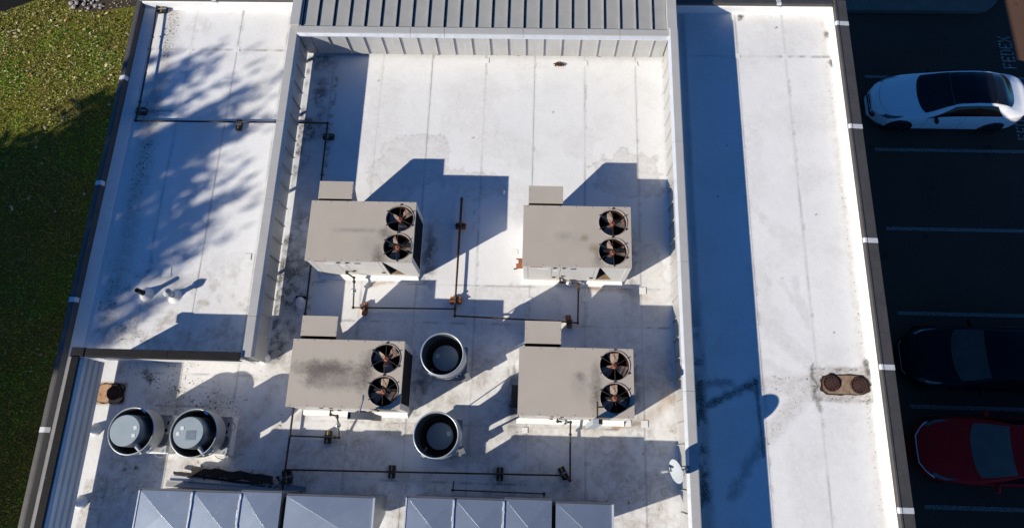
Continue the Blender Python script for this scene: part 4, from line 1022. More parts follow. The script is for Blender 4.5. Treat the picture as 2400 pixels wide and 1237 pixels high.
# ------------------------------------------------------------------ pipes, valves, supports
def pipe(label, runs, r=0.021, mat='pipe', fittings=()):
    E_ = tag(empty('gas_pipe', (*runs[0][0][:2], 0)), label, 'pipe')
    o0 = Vector(E_.location)
    for run in runs:
        pts = [Vector(p) - o0 for p in run]
        MB().tube(pts, r, 10).build('pipe_run', M[mat], E_)
        for p in pts[1:-1] if len(pts) > 2 else []:
            MB().lathe([(0, -0.034), (0.026, -0.032), (0.034, 0), (0.026, 0.032), (0, 0.034)], p, 12).build('elbow', M[mat], E_)
    for p in fittings:
        p = Vector(p) - o0
        MB().lathe([(0, -0.036), (0.028, -0.034), (0.036, 0), (0.028, 0.034), (0, 0.036)], p, 12).build('coupling', M[mat], E_)
    return E_
Zp = 0.12
pipe('black gas pipe along the left coping, turning across under the grey screen', [[(-9.80, 11.3, Zp), (-9.715, 10.0, Zp), (-9.675, 8.15, Zp), (-9.69, 7.635, Zp), (-6.25, 7.655, Zp), (-5.0, 7.65, Zp), (-4.985, 6.3, Zp), (-4.985, 5.28, Zp)]], fittings=((-9.68, 7.95, Zp), (-6.2, 7.655, Zp)))
pipe('black gas pipe running down between the left units to the bottom hood', [[(-4.985, 4.1, Zp), (-4.98, 3.0, Zp), (-4.984, 0.95, Zp), (-5.0, -0.27, Zp), (-5.01, -0.68, Zp)]], fittings=((-4.98, 0.403, Zp),))
pipe('thin black gas pipe crossing the shaded roof near the bottom', [[(-4.99, -0.272, Zp), (0.67, -0.209, Zp), (0.84, -0.30, Zp), (0.84, 0.60, Zp), (0.834, 0.835, 0.30), (0.57, 0.845, 0.32), (0.565, 0.92, 0.36)]], r=0.018)
pipe('rusty gas pipe running down the roof between the upper units', [[(-1.675, 5.78, 0.0), (-1.675, 5.78, Zp), (-1.692, 3.47, Zp), (-1.686, 3.0, Zp)]], mat='rustpipe', fittings=((-1.68, 5.1, Zp), (-1.69, 3.186, Zp), (-1.688, 3.03, Zp)))
pipe('dark gas pipe branch to the upper left unit', [[(-1.70, 3.186, Zp), (-3.935, 3.16, Zp), (-3.945, 3.55, 0.16), (-3.945, 3.80, 0.26), (-4.07, 3.86, 0.42), (-4.07, 3.92, 0.45)]], r=0.017, fittings=((-3.75, 3.16, Zp), (-3.945, 3.72, 0.22)))
pipe('dark gas pipe branch to the upper right unit', [[(-1.686, 3.03, Zp), (0.6, 2.965, Zp), (0.99, 2.94, Zp), (1.005, 3.70, Zp), (1.0, 3.80, 0.16), (0.60, 3.83, 0.16), (0.59, 3.88, 0.35)]], r=0.018, mat='rustpipe', fittings=((0.97, 3.8, 0.16),))
pipe('short grey gas pipe branch to the lower left unit', [[(-4.97, 0.403, Zp), (-3.96, 0.396, Zp), (-3.965, 0.64, 0.22), (-3.985, 0.82, 0.32), (-4.10, 0.84, 0.40), (-4.11, 0.93, 0.42)]], r=0.017, fittings=((-4.05, 0.396, Zp), (-3.985, 0.80, 0.31)))
pipe('thin black condensate pipe with two bends above the right hood', [[(-1.527, -0.39, 0.02), (-1.528, -0.56, Zp), (0.318, -0.574, Zp), (0.32, -0.69, Zp)]], r=0.013)

def regulator(label, x, y, z, ax):
    E_ = tag(empty('gas_regulator', (x, y, z)), label, 'regulator', 'gas regulators at the units')
    MB().lathe([(0, -0.03), (0.045, -0.03), (0.058, -0.012), (0.062, 0.0), (0.058, 0.012), (0.04, 0.03), (0.018, 0.04), (0.018, 0.07), (0, 0.072)], n=24).build('diaphragm_case', M['alu'], E_)
    MB().tube([(-0.06, 0, -0.02), (0.06, 0, -0.02)] if ax == 'x' else [(0, -0.06, -0.02), (0, 0.06, -0.02)], 0.026, 10).build('valve_body', M['galvdark'], E_)
    MB().box(-0.008, 0.008, -0.045, 0.0, 0.03, 0.045).build('handle', M['wire'], E_)
regulator('round gas regulator below the upper left unit', -3.945, 3.53, 0.19, 'y')
regulator('round gas regulator below the upper right unit', 0.785, 3.815, 0.19, 'x')
regulator('round gas regulator below the lower left unit', -3.965, 0.64, 0.26, 'y')
regulator('round gas regulator below the lower right unit', 0.715, 0.84, 0.34, 'x')

def support(label, x, y, rz, kind='black', size=(0.14, 0.26)):
    E_ = tag(empty('pipe_support_block', (x, y, 0.008)), label, 'support block', 'black rubber pipe supports' if kind == 'black' else 'rust-orange pipe supports')
    E_.rotation_euler.z = rz
    sx, sy = size
    body = M['block'] if kind == 'black' else M['rustblock']
    MB().prism([(-sx / 2, 0), (sx / 2, 0), (sx / 2 * 0.86, 0.09), (-sx / 2 * 0.86, 0.09)], -sy / 2, sy / 2, 'y').build('block', body, E_, 0.006)
    MB().box(-sx / 2 - 0.004, sx / 2 + 0.004, -0.02, 0.02, 0.092, 0.104).build('strap', M['galvdark'] if kind == 'black' else M['rustpipe'], E_)
    for s in (-1, 1):
        MB().box(-0.012, 0.012, s * sy * 0.30 - 0.045, s * sy * 0.30 + 0.045, 0.0905, 0.096).build('reflector_strip', M['strip'] if kind == 'black' else M['rustplate'], E_)
support('black pipe support in the upper left roof corner', -9.66, 10.84, 0.1, size=(0.26, 0.15))
support('black pipe support at the pipe bend beside the left coping', -9.64, 7.93, 0.0, size=(0.26, 0.17))
support('black pipe support on the tree-shaded left roof', -7.17, 7.60, 0.0)
support('black pipe support in the shade above the upper left unit', -4.96, 7.33, 1.57)
support('rust-orange pipe support in shade right of the upper left unit', -1.675, 5.13, 0.0, 'rust', (0.24, 0.13))
support('rust-orange pipe support where the rusty pipe meets the cross pipes', -1.69, 3.39, 0.0, 'rust', (0.27, 0.15))
support('rust-orange pipe support below the upper left unit', -3.69, 3.15, 0.0, 'rust', (0.12, 0.28))
support('rust-orange pipe support beside the lower right unit\'s hood', 0.80, 2.98, 0.12, 'rust', (0.12, 0.28))
support('black pipe support below the lower left unit', -4.21, 0.40, 0.0)
support('black pipe support left of centre on the bottom pipe', -2.81, -0.248, 0.0)
support('black pipe support right of centre on the bottom pipe', -0.59, -0.223, 0.0)
support('tilted black pipe support at the right end of the bottom pipe', 0.71, -0.17, 0.5)
support('black pipe support beside the bottom left hood', -4.97, -0.42, 0.2, size=(0.2, 0.26))

# small roof vents
v = tag(empty('vent_pipe', (-8.66, 3.37, 0)), 'black vent pipe standing in a pale boot on the left roof', 'vent pipe')
MB().lathe([(0.17, 0.006), (0.12, 0.05), (0.075, 0.15), (0.065, 0.17)], n=20).build('boot', M['flashing'], v)
MB().lathe([(0.052, 0.0), (0.052, 0.40), (0.040, 0.40), (0.040, 0.2)], n=20).build('stack', M['block'], v)
v = tag(empty('vent_pipe', (-8.02, 3.35, 0)), 'white capped vent pipe on the left roof', 'vent pipe')
MB().lathe([(0.17, 0.006), (0.12, 0.04), (0.08, 0.10), (0.07, 0.12)], n=20).build('boot', M['flashing'], v)
MB().lathe([(0.055, 0.0), (0.055, 0.26), (0.05, 0.30)], n=20).build('stack', M['dish'], v)
MB().lathe([(0.06, 0.27), (0.092, 0.285), (0.095, 0.33), (0.07, 0.36), (0.03, 0.365), (0.025, 0.40), (0, 0.405)], n=24).build('cap', M['dish'], v)
v = tag(empty('pipe_boot', (-5.13, 3.28, 0)), 'small pale pipe boot by the black pipe in the well', 'pipe boot')
MB().lathe([(0.14, 0.006), (0.10, 0.05), (0.09, 0.14), (0.0, 0.15)], n=20).build('dome', M['flashing'], v)
MB().box(-0.12, 0.12, 0.06, 0.12, 0.01, 0.12).build('dark_collar', M['tar'], v, 0.02)

def drain(label, x, y, pan, grates, mat='rustplate'):
    E_ = tag(empty('roof_drain', (x, y, 0.006)), label, 'roof drain')
    px, py = pan
    rd = random.Random(int(x * 10))
    def blob(k, jit, n=36):
        out = []
        for q in range(n):
            a = 2 * math.pi * q / n; c_, s_ = math.cos(a), math.sin(a)
            m_ = 1 / max(abs(c_) ** 5 + abs(s_) ** 5, 1e-6) ** 0.2
            f = k * (1 + rd.uniform(-jit, jit)); out.append((c_ * m_ * px * f, s_ * m_ * py * f))
        return out
    MB().add([(u, v, 0.006) for u, v in blob(1.08, 0.07)], [tuple(range(36))]).build('tar_edge', M['tar'], E_)
    MB().add([(u, v, 0.012) for u, v in blob(0.97, 0.03)], [tuple(range(36))]).build('drain_pan', M[mat], E_)
    for gx, gy, gr_ in grates:
        MB().add([(gx + gr_ * 0.25 + gr_ * rd.uniform(1.2, 1.55) * math.cos(k * 0.35), gy + gr_ * 0.12 + gr_ * rd.uniform(1.1, 1.4) * math.sin(k * 0.35), 0.014) for k in range(18)], [tuple(range(18))]).build('dark_silt', M['dark'], E_)
    for gx, gy, gr_ in grates:
        gz = empty('grate', (gx, gy, 0.012), E_)
        MB().lathe([(gr_ * 1.18, 0.0), (gr_ * 1.15, 0.03), (gr_, 0.035), (gr_ * 0.98, 0.012)], n=28).build('grate_ring', M['rustgrate'], gz)
        mb = MB()
        for q in (0.25, 0.42, 0.59, 0.76): mb.lathe([(gr_ * q, 0.045), (gr_ * (q + 0.08), 0.045), (gr_ * (q + 0.08), 0.03), (gr_ * q, 0.03)], n=24, closed=True)
        for k in range(6):
            a = k * math.pi / 6
            mb.tube([(-gr_ * math.cos(a), -gr_ * math.sin(a), 0.042), (gr_ * math.cos(a), gr_ * math.sin(a), 0.042)], 0.007, 5)
        mb.build('grate_bars', M['rustgrate'], gz)
        MB().disc(gr_ * 0.97, 0.006, (0, 0), 28).build('sump', M['black'], gz)
drain('rusty roof drain with twin round grates on the right roof', 6.60, 1.785, (0.46, 0.20), ((-0.285, 0.02, 0.15), (0.285, -0.01, 0.15)))
drain('rusty square roof drain with one grate by the board screen', -9.03, 1.17, (0.28, 0.20), ((0.08, 0.01, 0.13),), 'orangepan')

# satellite dish on the right screen
ds = tag(empty('satellite_dish', (2.77, -0.045, 1.3)), 'small pale satellite dish with feed arm on the right screen', 'satellite dish')
ds.scale = (0.88, 0.88, 0.88)
nrm = Vector((-0.92, -0.24, 0.31)).normalized()
Md = nrm.to_track_quat('Z', 'Y').to_matrix().to_4x4()
MB().lathe([(0.0, 0.0), (0.07, 0.004), (0.14, 0.016), (0.20, 0.034), (0.245, 0.053), (0.255, 0.05), (0.20, 0.024), (0.13, 0.004), (0, -0.012)], n=40, M=Md).build('reflector', M['dish'], ds)
feed = Vector((-0.32, -0.02, 0.0))
MB().tube([(0.02, 0, -0.21), (-0.18, -0.02, -0.15), (-0.26, -0.02, -0.06)], 0.016, 8).build('feed_arm', M['plastic'], ds)
MB().tube([(-0.22, -0.015, -0.02), (-0.34, -0.03, -0.05)], [0.028, 0.036], 12).build('feed_horn', M['plastic'], ds)
MB().tube([(0.03, 0.0, -0.02), (0.16, 0.03, -0.12), (0.27, 0.03, -0.26)], 0.02, 8).build('mast', M['galvdark'], ds)
MB().box(0.24, 0.30, -0.05, 0.11, -0.42, -0.27).build('bracket', M['galvdark'], ds)
MB().tube([(0.14, 0.02, -0.10), (0.20, -0.08, -0.30), (0.22, -0.12, -0.60)], 0.006, 6).build('cable', M['wire'], ds)

# scrap flashing piled by the lower-left hood
def scrap(label, a, b, w, z0, z1, h, mat, twist=0.0, lip=0.03):
    a = Vector((*a, z0)); b = Vector((*b, z1)); d = (b - a); L = d.length; d.normalize()
    s = d.cross(Vector((0, 0, 1))).normalized(); u = s.cross(d)
    Mx = Matrix((d, s, u)).transposed().to_4x4(); Mx = Matrix.Translation(a) @ Mx @ Matrix.Rotation(twist, 4, 'X')
    mb = MB(); mb.box(0, L, -w / 2, w / 2, 0, h, Mx)
    if lip: mb.box(0, L, -w / 2, -w / 2 + 0.008, h, h + lip, Mx)
    o = mb.build('scrap_flashing', M[mat]); return tag(o, label, 'scrap metal', 'scrap lengths by the bottom left hood')
rb = random.Random(4); top = []; bot = []
for k in range(15):
    t = k / 14; x = -6.93 + 1.68 * t
    top.append((x + rb.uniform(-0.03, 0.03), -0.265 - 0.125 * t + rb.uniform(-0.03, 0.025))); bot.append((x + rb.uniform(-0.03, 0.03), -0.435 - 0.115 * t + rb.uniform(-0.02, 0.03)))
o = MB().prism(top + bot[::-1], 0.07, 0.13, 'z').build('scrap_board', M['tar'])
tag(o, 'ragged black weathered board lying across the scrap by the low fans', 'scrap board', 'scrap lengths by the bottom left hood')
n = 130
dx_ = rng.uniform(-7.0, -4.85, n); dy_ = -0.33 - (dx_ + 6.9) * 0.075 + rng.normal(0, 0.07, n) - 0.06; da_ = rng.uniform(0, 6.28, n); ds_ = rng.uniform(0.012, 0.04, n)
V = np.stack([np.stack([dx_ + np.cos(da_ + d) * ds_, dy_ + np.sin(da_ + d) * ds_ * 0.7, 0.02 + rng.uniform(0, 0.14, n)], 1) for d in (0, 1.4, 3.0, 4.5)], 1).reshape(-1, 3)
o = soup('scrap_debris', V, 4, M['litter'], np.array([[0.03, 0.024, 0.018]]) * rng.uniform(0.4, 1.6, (n, 1)))
tag(o, 'loose dark flakes and crumbs strewn round the scrap board', 'debris')
scrap('thin brown strip sticking out left from under the black board', (-7.32, -0.40), (-5.4, -0.60), 0.05, 0.10, 0.05, 0.02, 'tar', 0.0, 0.02)
scrap('pale grey flashing length in the middle of the scrap', (-6.98, -0.52), (-5.72, -0.585), 0.10, 0.07, 0.06, 0.02, 'screen', 0.3, 0.02)
scrap('short white flashing length at the left end of the scrap', (-7.40, -0.50), (-6.95, -0.53), 0.09, 0.03, 0.03, 0.02, 'lip', 0.1, 0.03)
scrap('long grey flashing channel nearest the bottom left hood', (-7.46, -0.625), (-5.10, -0.66), 0.12, 0.04, 0.04, 0.03, 'screen', 0.25, 0.04)
scrap('short dull channel end right of the scrap by the black pipe', (-4.95, -0.60), (-4.55, -0.64), 0.10, 0.06, 0.06, 0.04, 'galvdark', 0.0, 0.03)
# leaf clump on the roof below the sunlit screen
n = 60
cx = 0.53 + rng.normal(0, 0.05, n); cy = 9.40 + rng.normal(0, 0.022, n); a = rng.uniform(0, 6.28, n)
V = np.stack([np.stack([cx + np.cos(a + d) * 0.024, cy + np.sin(a + d) * 0.024, 0.015 + rng.uniform(0, 0.04, n)], 1) for d in (0, 1.3, 3.1, 4.6)], 1).reshape(-1, 3)
o = soup('dry_leaf_clump', V, 4, M['litter'], np.array([[0.10, 0.045, 0.025]]) * rng.uniform(0.4, 1.3, (n, 1)))
tag(o, 'small clump of dry red-brown leaves under the sunlit screen', 'leaves')

# ------------------------------------------------------------------ cars
def smooth_table(xs, ys, L, win=0.10):
    q = np.linspace(-0.3, L + 0.3, 700); v = np.interp(q, xs, ys)
    k = max(1, int(win / (q[1] - q[0]))); ker = np.ones(2 * k + 1) / (2 * k + 1)
    p = np.pad(v, k, mode='edge'); v = np.convolve(p, ker, 'valid')
    return lambda x: np.interp(x, q, v)
def car(name, label, loc, paint, spec, pano=False, sunroof=False, chrome=False):
    E_ = tag(empty(name, loc), label, 'car', 'cars parked in the bays')
    L = spec['L']
    T = {k: smooth_table(spec['x'], spec[k], L, spec.get('win', 0.09)) for k in ('w', 'zb', 'zr', 'wr', 'dz')}
    def ctrl(x):
        w, zb, zr, wr, dz = (float(T[k](x)) for k in ('w', 'zb', 'zr', 'wr', 'dz'))
        return [(0.90 * w, 0.17), (0.985 * w, 0.30), (w, 0.52), (0.985 * w, 0.5 * (0.52 + zb) + 0.03), (0.945 * w, zb), (wr, zr - dz), (0.62 * wr, zr - 0.18 * dz), (0, zr)]
    def surf(x, t):
        c = ctrl(x); i = min(int(t), 6); f = t - i
        p = [np.array(c[max(0, min(7, i + j))]) for j in (-1, 0, 1, 2)]
        if i == 6: p[3] = np.array((-c[6][0], c[6][1]))
        if i in (4,):                                       # belt to roof edge stays nearly flat
            q = p[1] + (p[2] - p[1]) * f; return q[0] + 0.02 * math.sin(f * math.pi), q[1]
        m1 = (p[2] - p[0]) * 0.5; m2 = (p[3] - p[1]) * 0.5
        if i == 3: m2 = (p[2] - p[1]) * 0.6
        if i == 5: m1 = (p[2] - p[1]) * 1.0
        h = (2 * f ** 3 - 3 * f * f + 1, f ** 3 - 2 * f * f + f, -2 * f ** 3 + 3 * f * f, f ** 3 - f * f)
        q = p[1] * h[0] + m1 * h[1] + p[2] * h[2] + m2 * h[3]
        return q[0], q[1]
    wx = spec['wheels']; wr_ = 0.335
    nx = 110; ts = np.concatenate([np.linspace(0, 4, 25), np.linspace(4, 7, 22)[1:]])
    xs = np.linspace(0, L, nx)
    grid = np.array([[(x, *surf(x, t)) for t in ts] for x in xs])
    body = MB(); nt_ = len(ts)
    for s in (1, -1):
        base = len(body.v); vs = [(p[0], s * p[1], p[2]) for row in grid for p in row]
        fs = []
        for i in range(nx - 1):
            for j in range(nt_ - 1):
                c = grid[i:i + 2, j:j + 2].reshape(4, 3).mean(0)
                if any((c[0] - a) ** 2 + (c[2] - wr_) ** 2 < 0.385 ** 2 for a in wx) and ts[j] < 3.9: continue
                fs.append((i * nt_ + j, i * nt_ + j + 1, (i + 1) * nt_ + j + 1, (i + 1) * nt_ + j))
        body.add(vs, fs, True)
    for i in (0, nx - 1):
        row = [tuple(p) for p in grid[i]]; ring = row + [(p[0], -p[1], p[2]) for p in row[::-1]]
        body.add(ring, [tuple(range(len(ring)))])
    bo = body.build('body', paint, E_)
    def patch(nm, mat, xr, tr, nxp=18, ntp=10, sides=(1, -1), off=0.006, xf=None, parent=None):
        for s in sides:
            mb = MB(); vs = []
            for i in range(nxp + 1):
                for j in range(ntp + 1):
                    t = tr[0] + (tr[1] - tr[0]) * j / ntp
                    a, b_ = xf(t) if xf else xr
                    x = a + (b_ - a) * i / nxp
                    y, z = surf(x, t); y1, z1 = surf(x, min(7, t + 0.02)); y0_, z0_ = surf(x, max(0, t - 0.02)); x2 = x + 0.01; y2, z2 = surf(x2, t)
                    tv = Vector((0, y1 - y0_, z1 - z0_)); xv = Vector((0.01, y2 - y, z2 - z))
                    nn = xv.cross(tv)
                    if nn.length < 1e-9: nn = Vector((0, 0, 1))
                    nn.normalize()
                    if nn.y * 1 + nn.z < 0: nn = -nn
                    p = Vector((x, y, z)) + nn * off
                    vs.append((p.x, s * p.y, p.z))
            fs = [(i * (ntp + 1) + j, i * (ntp + 1) + j + 1, (i + 1) * (ntp + 1) + j + 1, (i + 1) * (ntp + 1) + j) for i in range(nxp) for j in range(ntp)]
            mb.add(vs, fs, True); mb.build(nm, mat, parent or E_)
    def patch_full(nm, mat, xf, t0, n1=20, n2=24, off=0.006):
        mb = MB(); vs = []
        for i in range(n1 + 1):
            for j in range(n2 + 1):
                u = -1 + 2 * j / n2; t = 7 - abs(u) * (7 - t0); s = 1 if u >= 0 else -1
                a, b_ = xf(abs(u)); x = a + (b_ - a) * i / n1
                y, z = surf(x, t); z2 = surf(x + 0.02, t)[1]; sl = (z2 - z) / 0.02
                k = 1 / math.sqrt(1 + sl * sl)
                vs.append((x - off * sl * k, s * y, z + off * k))
        fs = [(i * (n2 + 1) + j, i * (n2 + 1) + j + 1, (i + 1) * (n2 + 1) + j + 1, (i + 1) * (n2 + 1) + j) for i in range(n1) for j in range(n2)]
        mb.add(vs, fs, True); mb.build(nm, mat, E_)
    g = spec['glass']
    patch_full('windscreen', spec.get('wsmat', M['glass']), lambda u: (g[0] + 0.18 * u * u, g[1] + 0.06 * u * u), 5.15)
    patch_full('rear_window', M['glass'], lambda u: (g[2] - 0.05 * u * u, g[3] - 0.14 * u * u), 5.2)
    if pano: patch_full('glass_roof', M['pano'], lambda u: (g[1] + 0.06 * u * u + 0.004, g[2] - 0.05 * u * u - 0.004), 5.2, off=0.005)
    if sunroof: patch_full('sunroof', M['pano'], lambda u: (g[1] + 0.35, g[1] + 1.1), 5.8, off=0.005)
    sw = spec['side']
    patch('side_window', M['glass'], None, (4.16, 4.92), 26, 8, xf=lambda t: (sw[0] + (t - 4.16) / 0.76 * (sw[1] - sw[0]), sw[3] - (t - 4.16) / 0.76 * (sw[3] - sw[2])), off=0.005)
    # lights, grille, handles, mirrors, wheels
    patch('headlight', M['headlight'], None, (3.2, 4.75), 10, 8, xf=lambda t: (0.16 + 0.10 * (t - 3.2), 0.34 + 0.30 * (t - 3.2)), off=0.006)
    patch('tail_light', M['taillight'], (L - 0.34, L - 0.10), (3.3, 4.1), 8, 6, off=0.006)
    xq = np.linspace(0.0, 0.6, 200); wq = np.array([float(T['w'](q)) for q in xq])
    nose = lambda y: float(np.interp(abs(y), wq, xq))
    mb = MB(); ng = 16; vs = []
    for k in range(ng + 1):
        y = -0.50 + k / ng; vs += [(nose(y * 0.96) - 0.012, y, 0.34), (nose(y * 0.96) - 0.012 + 0.015, y, 0.56 - 0.10 * abs(y))]
    mb.add(vs, [(2 * k, 2 * k + 2, 2 * k + 3, 2 * k + 1) for k in range(ng)], True); mb.build('grille', M['black'], E_)
    if chrome:
        y_ = np.linspace(-0.70, 0.70, 29)
        mb = MB().tube([(nose(q) - 0.012, q, 0.60 + 0.05 * abs(q)) for q in y_], 0.020, 6); mb.build('chrome_trim', M['chrome'], E_)
    else:
        mb = MB().tube([(nose(q) - 0.016, q, 0.45) for q in np.linspace(-0.46, 0.46, 17)], 0.008, 6); mb.build('grille_bar', M['chrome'], E_)
    for x in spec['doors']:
        patch('door_handle', paint, (x, x + 0.20), (3.55, 3.72), 4, 2, off=0.02)
    for x in spec['gaps']:
        patch('door_gap', M['black'], (x, x + 0.008), (0.6, 4.05), 1, 14, off=0.002)
    patch_full('bonnet_gap', M['black'], lambda u: (0.17 + 0.22 * u * u, 0.178 + 0.22 * u * u), 5.0, 1, 20, off=0.002)
    patch_full('boot_gap', M['black'], lambda u: (L - 0.16 - 0.16 * u * u, L - 0.152 - 0.16 * u * u), 5.0, 1, 20, off=0.002)
    mxp = spec['mirror']
    for s in (1, -1):
        wy = float(T['w'](mxp))
        mm = MB().lathe([(0, -0.11), (0.05, -0.095), (0.075, -0.03), (0.075, 0.04), (0.05, 0.10), (0, 0.11)], n=14, M=Matrix.Rotation(R(90), 4, 'X') @ Matrix.Diagonal((0.8, 0.75, 1.0, 1)))
        mm.v = [(v[0] + mxp, v[1] + s * (wy + 0.06), v[2] + float(T['zb'](mxp)) + 0.04) for v in mm.v]
        mm.build('wing_mirror', spec.get('mirmat', paint), E_)
        for a in wx:
            ty = s * (float(T['w'](a)) - 0.125)
            wh = empty('wheel', (a, ty, wr_), E_)
            rx = Matrix.Rotation(R(90), 4, 'X')
            MB().lathe([(0.20, -0.10), (0.30, -0.11), (0.333, -0.08), (0.335, 0.08), (0.30, 0.11), (0.20, 0.10)], n=28, M=rx).build('tyre', M['tyre'], wh)
            MB().lathe([(0.0, 0.05), (0.06, 0.06), (0.20, 0.085), (0.21, 0.0), (0.20, -0.085), (0.06, -0.06), (0, -0.05)], n=20, M=rx).build('rim', M['rim'], wh)
            MB().lathe([(0.39, -0.14), (0.39, 0.09)], n=28, M=rx).build('arch_liner', M['black'], wh)
    MB().box(0.35, L - 0.35, -0.62, 0.62, 0.18, 0.30).build('underbody', M['black'], E_)
    return E_
sedan = dict(L=4.69, x=[0, 0.06, 0.18, 0.45, 0.9, 1.25, 1.55, 1.95, 2.25, 2.8, 3.3, 3.7, 4.05, 4.3, 4.5, 4.62, 4.69],
    w=[0.30, 0.44, 0.60, 0.78, 0.855, 0.87, 0.87, 0.87, 0.87, 0.87, 0.87, 0.865, 0.845, 0.79, 0.68, 0.52, 0.34],
    zb=[0.56, 0.60, 0.65, 0.71, 0.78, 0.83, 0.86, 0.885, 0.895, 0.91, 0.92, 0.93, 0.935, 0.93, 0.91, 0.86, 0.78],
    zr=[0.60, 0.66, 0.73, 0.82, 0.90, 0.955, 1.08, 1.29, 1.385, 1.43, 1.405, 1.30, 1.13, 1.045, 1.03, 0.96, 0.84],
    wr=[0.20, 0.32, 0.46, 0.63, 0.70, 0.73, 0.71, 0.64, 0.61, 0.60, 0.595, 0.60, 0.62, 0.61, 0.53, 0.38, 0.24],
    dz=[0.03, 0.04, 0.05, 0.06, 0.06, 0.06, 0.06, 0.06, 0.06, 0.06, 0.06, 0.06, 0.06, 0.06, 0.06, 0.05, 0.04],
    wheels=(0.86, 3.70), glass=(1.22, 2.06, 3.36, 4.02), side=(1.42, 2.15, 3.40, 3.72), doors=(2.35, 3.22), gaps=(1.52, 2.62), mirror=1.72, mirmat=M['block'])
wc = car('parked_car', 'white sedan with black glass roof, its boot in the sun', (10.30, 11.04, G), M['carwhite'], sedan, pano=True)
wc.scale = (0.965, 0.94, 0.97)
red = dict(sedan); red['wsmat'] = M['windshield']; red['mirmat'] = M['carred']
red['x'] = [v * 1.02 for v in sedan['x']]; red['L'] = 4.69 * 1.02
red['glass'] = (1.18, 1.98, 3.5, 4.1); 
car('parked_car', 'dark red sedan with sunroof and bright chrome nose trim', (10.20, 0.68, G), M['carred'], red, sunroof=True, chrome=True)
M['dimscreen'] = simple('dim_windscreen', (0.10, 0.08, 0.065), (0.06, 0.05, 0.042), 0.1, 0.0, scale=2, rv=0.01, spec=0.25)
blk = dict(sedan); blk['wsmat'] = M['dimscreen']; blk['mirmat'] = M['carblack']; blk['glass'] = (1.05, 1.75, 3.45, 4.05); blk['side'] = (1.3, 2.0, 3.4, 3.75)
blk['zr'] = [0.62, 0.70, 0.78, 0.88, 0.96, 1.05, 1.25, 1.40, 1.46, 1.48, 1.46, 1.36, 1.18, 1.06, 1.04, 0.97, 0.85]
car('parked_car', 'black car in deep shade in the bay above the red one', (10.18, 3.12, G), M['carblack'], blk)

# ------------------------------------------------------------------ trees west of the frame, whose shade falls on roof and lawn
def tree(label, x, y, h, crowns, nleaf, leaf=(0.09, 0.17), seed=1, clump=True):
    r_ = np.random.default_rng(seed)
    E_ = tag(empty('broadleaf_tree', (x, y, G)), label, 'tree', 'trees west of the building')
    tr = MB(); tr.tube([(0, 0, 0), (0.1, 0.05, h * 0.3), (0.05, -0.05, h * 0.6), (0, 0, h * 0.92)], [0.34, 0.26, 0.17, 0.04], 10)
    for (cx, cy, cz, rx, ry, rz, wgt) in (crowns if clump else crowns[::9]):
        b0 = Vector((0.05, 0, max(h * 0.25, (cz - G) * 0.55))); e0 = Vector((cx - x, cy - y, cz - G))
        tr.tube([b0, b0.lerp(e0, 0.5) + Vector((0, 0, 0.3)), e0], [0.13, 0.08, 0.02], 7)
    tr.build('trunk', M['bark'], E_)
    Ws = np.array([c[6] for c in crowns], float); Ws /= Ws.sum()
    pts = []
    for c, wgt in zip(crowns, Ws):
        m_ = int(nleaf * wgt)
        if not clump:
            pts.append(np.array(c[0:3]) + r_.normal(size=(m_, 3)) * np.array(c[3:6]) * 0.75); continue
        ncl = max(6, m_ // 110)
        d = r_.normal(size=(ncl, 3)); d /= np.linalg.norm(d, axis=1)[:, None]
        cl = d * (r_.random((ncl, 1)) ** 0.45) * np.array(c[3:6]) + np.array(c[0:3])
        p = cl[r_.integers(0, ncl, m_)] + r_.normal(size=(m_, 3)) * np.array([0.42, 0.42, 0.22])
        pts.append(p)
    p = np.concatenate(pts) - np.array([x, y, G]); n = len(p)
    u = r_.normal(size=(n, 3)); u /= np.linalg.norm(u, axis=1)[:, None]
    w_ = np.cross(u, r_.normal(size=(n, 3))); w_ /= np.linalg.norm(w_, axis=1)[:, None]
    s = r_.uniform(*leaf, n)[:, None]
    V = np.stack([p - u * s, p + w_ * s * 0.5, p + u * s, p - w_ * s * 0.5], 1).reshape(-1, 3)
    o = soup('crown', V, 4, M['leaf'], None, None); o.parent = E_
    return E_
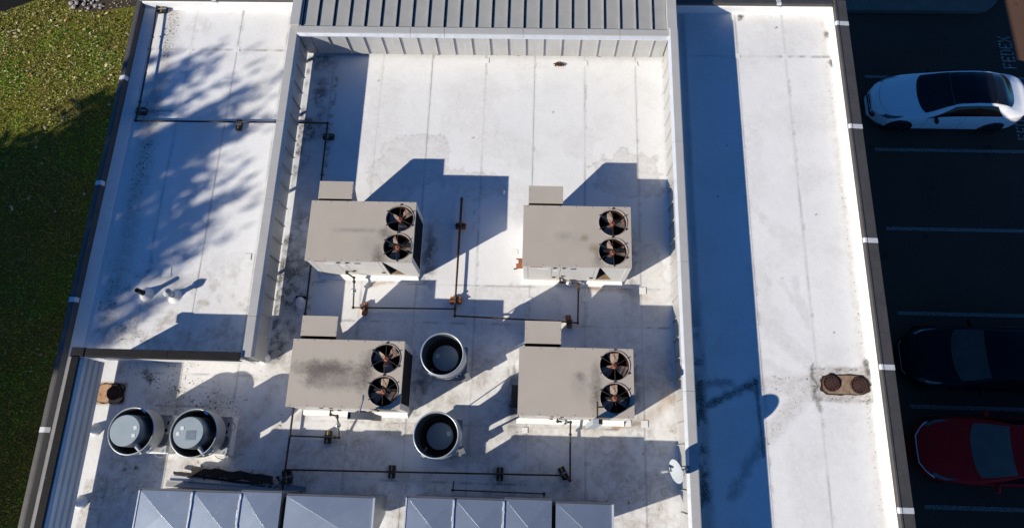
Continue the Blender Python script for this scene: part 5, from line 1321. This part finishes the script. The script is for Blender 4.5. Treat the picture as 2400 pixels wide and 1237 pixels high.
def up(px, py, z, k=(1.583, 0.9875)):                # where a crown must stand to shade a roof point
    return px - k[0] * z, py - k[1] * z
c1 = []
r1 = np.random.default_rng(21)
while len(c1) < 250:
    sy = r1.uniform(1.2, 9.1); sx = r1.uniform(-12.2, -6.2); z = r1.uniform(6.8, 9.3)
    ins = np.interp(sy, [1, 2, 3, 3.9, 4.9, 5.7, 7.1, 9.1, 9.7], [-9.2, -8.7, -8.4, -7.9, -7.4, -7.1, -6.8, -7.5, -9.0]) - sx
    p = min(1.0, max(0.0, ins / 1.9)) ** 1.7 * (1 - 0.8 * float(sstep(6.8, 8.9, np.array(sy))))
    if r1.random() > p: continue
    cx, cy = up(sx, sy, z); q = r1.uniform(0.7, 1.3)
    c1.append((cx, cy, z, 0.11 * q, 0.11 * q, 0.52 * q, 1.0))
tree('tall broadleaf tree beyond the lawn, its crown shading the left roof', -21.5, -2.2, 13.5, c1, 22000, leaf=(0.07, 0.13), seed=3, clump=False)
c2 = []
for (gx, gy, z, q) in ((-14.5, 5.5, 2.0, 1.7), (-12.5, 3.0, 2.5, 1.7), (-16.5, 4.0, 2.0, 1.8), (-13.0, 7.0, 2.8, 1.3), (-11.5, 6.0, 3.2, 1.3), (-14.0, 1.0, 1.5, 1.8), (-17.5, 6.8, 1.6, 1.4), (-12.0, 0.0, 2.0, 1.7), (-15.5, -2.0, 1.0, 1.8), (-12.8, -2.2, 1.4, 1.7), (-10.8, 8.6, 3.6, 1.0), (-12.4, 10.2, 3.0, 0.95), (-14.2, 9.3, 2.2, 1.0), (-15.9, 8.0, 1.8, 1.0), (-11.6, 11.0, 3.4, 0.7), (-13.6, 10.7, 2.6, 0.6), (-12.2, 8.8, 3.0, 1.1), (-17.8, 7.6, 1.2, 1.2), (-11.2, 4.5, 2.6, 1.3), (-19.0, 6.0, 1.0, 1.5)):
    t = z - G; c2.append((gx - 1.583 * t, gy - 0.9875 * t, z, q, q, q * 0.75, q ** 2))
tree('wide dense tree beyond the lawn, shading the lower lawn', -24.0, -4.0, 8.5, c2, 52000, leaf=(0.12, 0.24), seed=9)
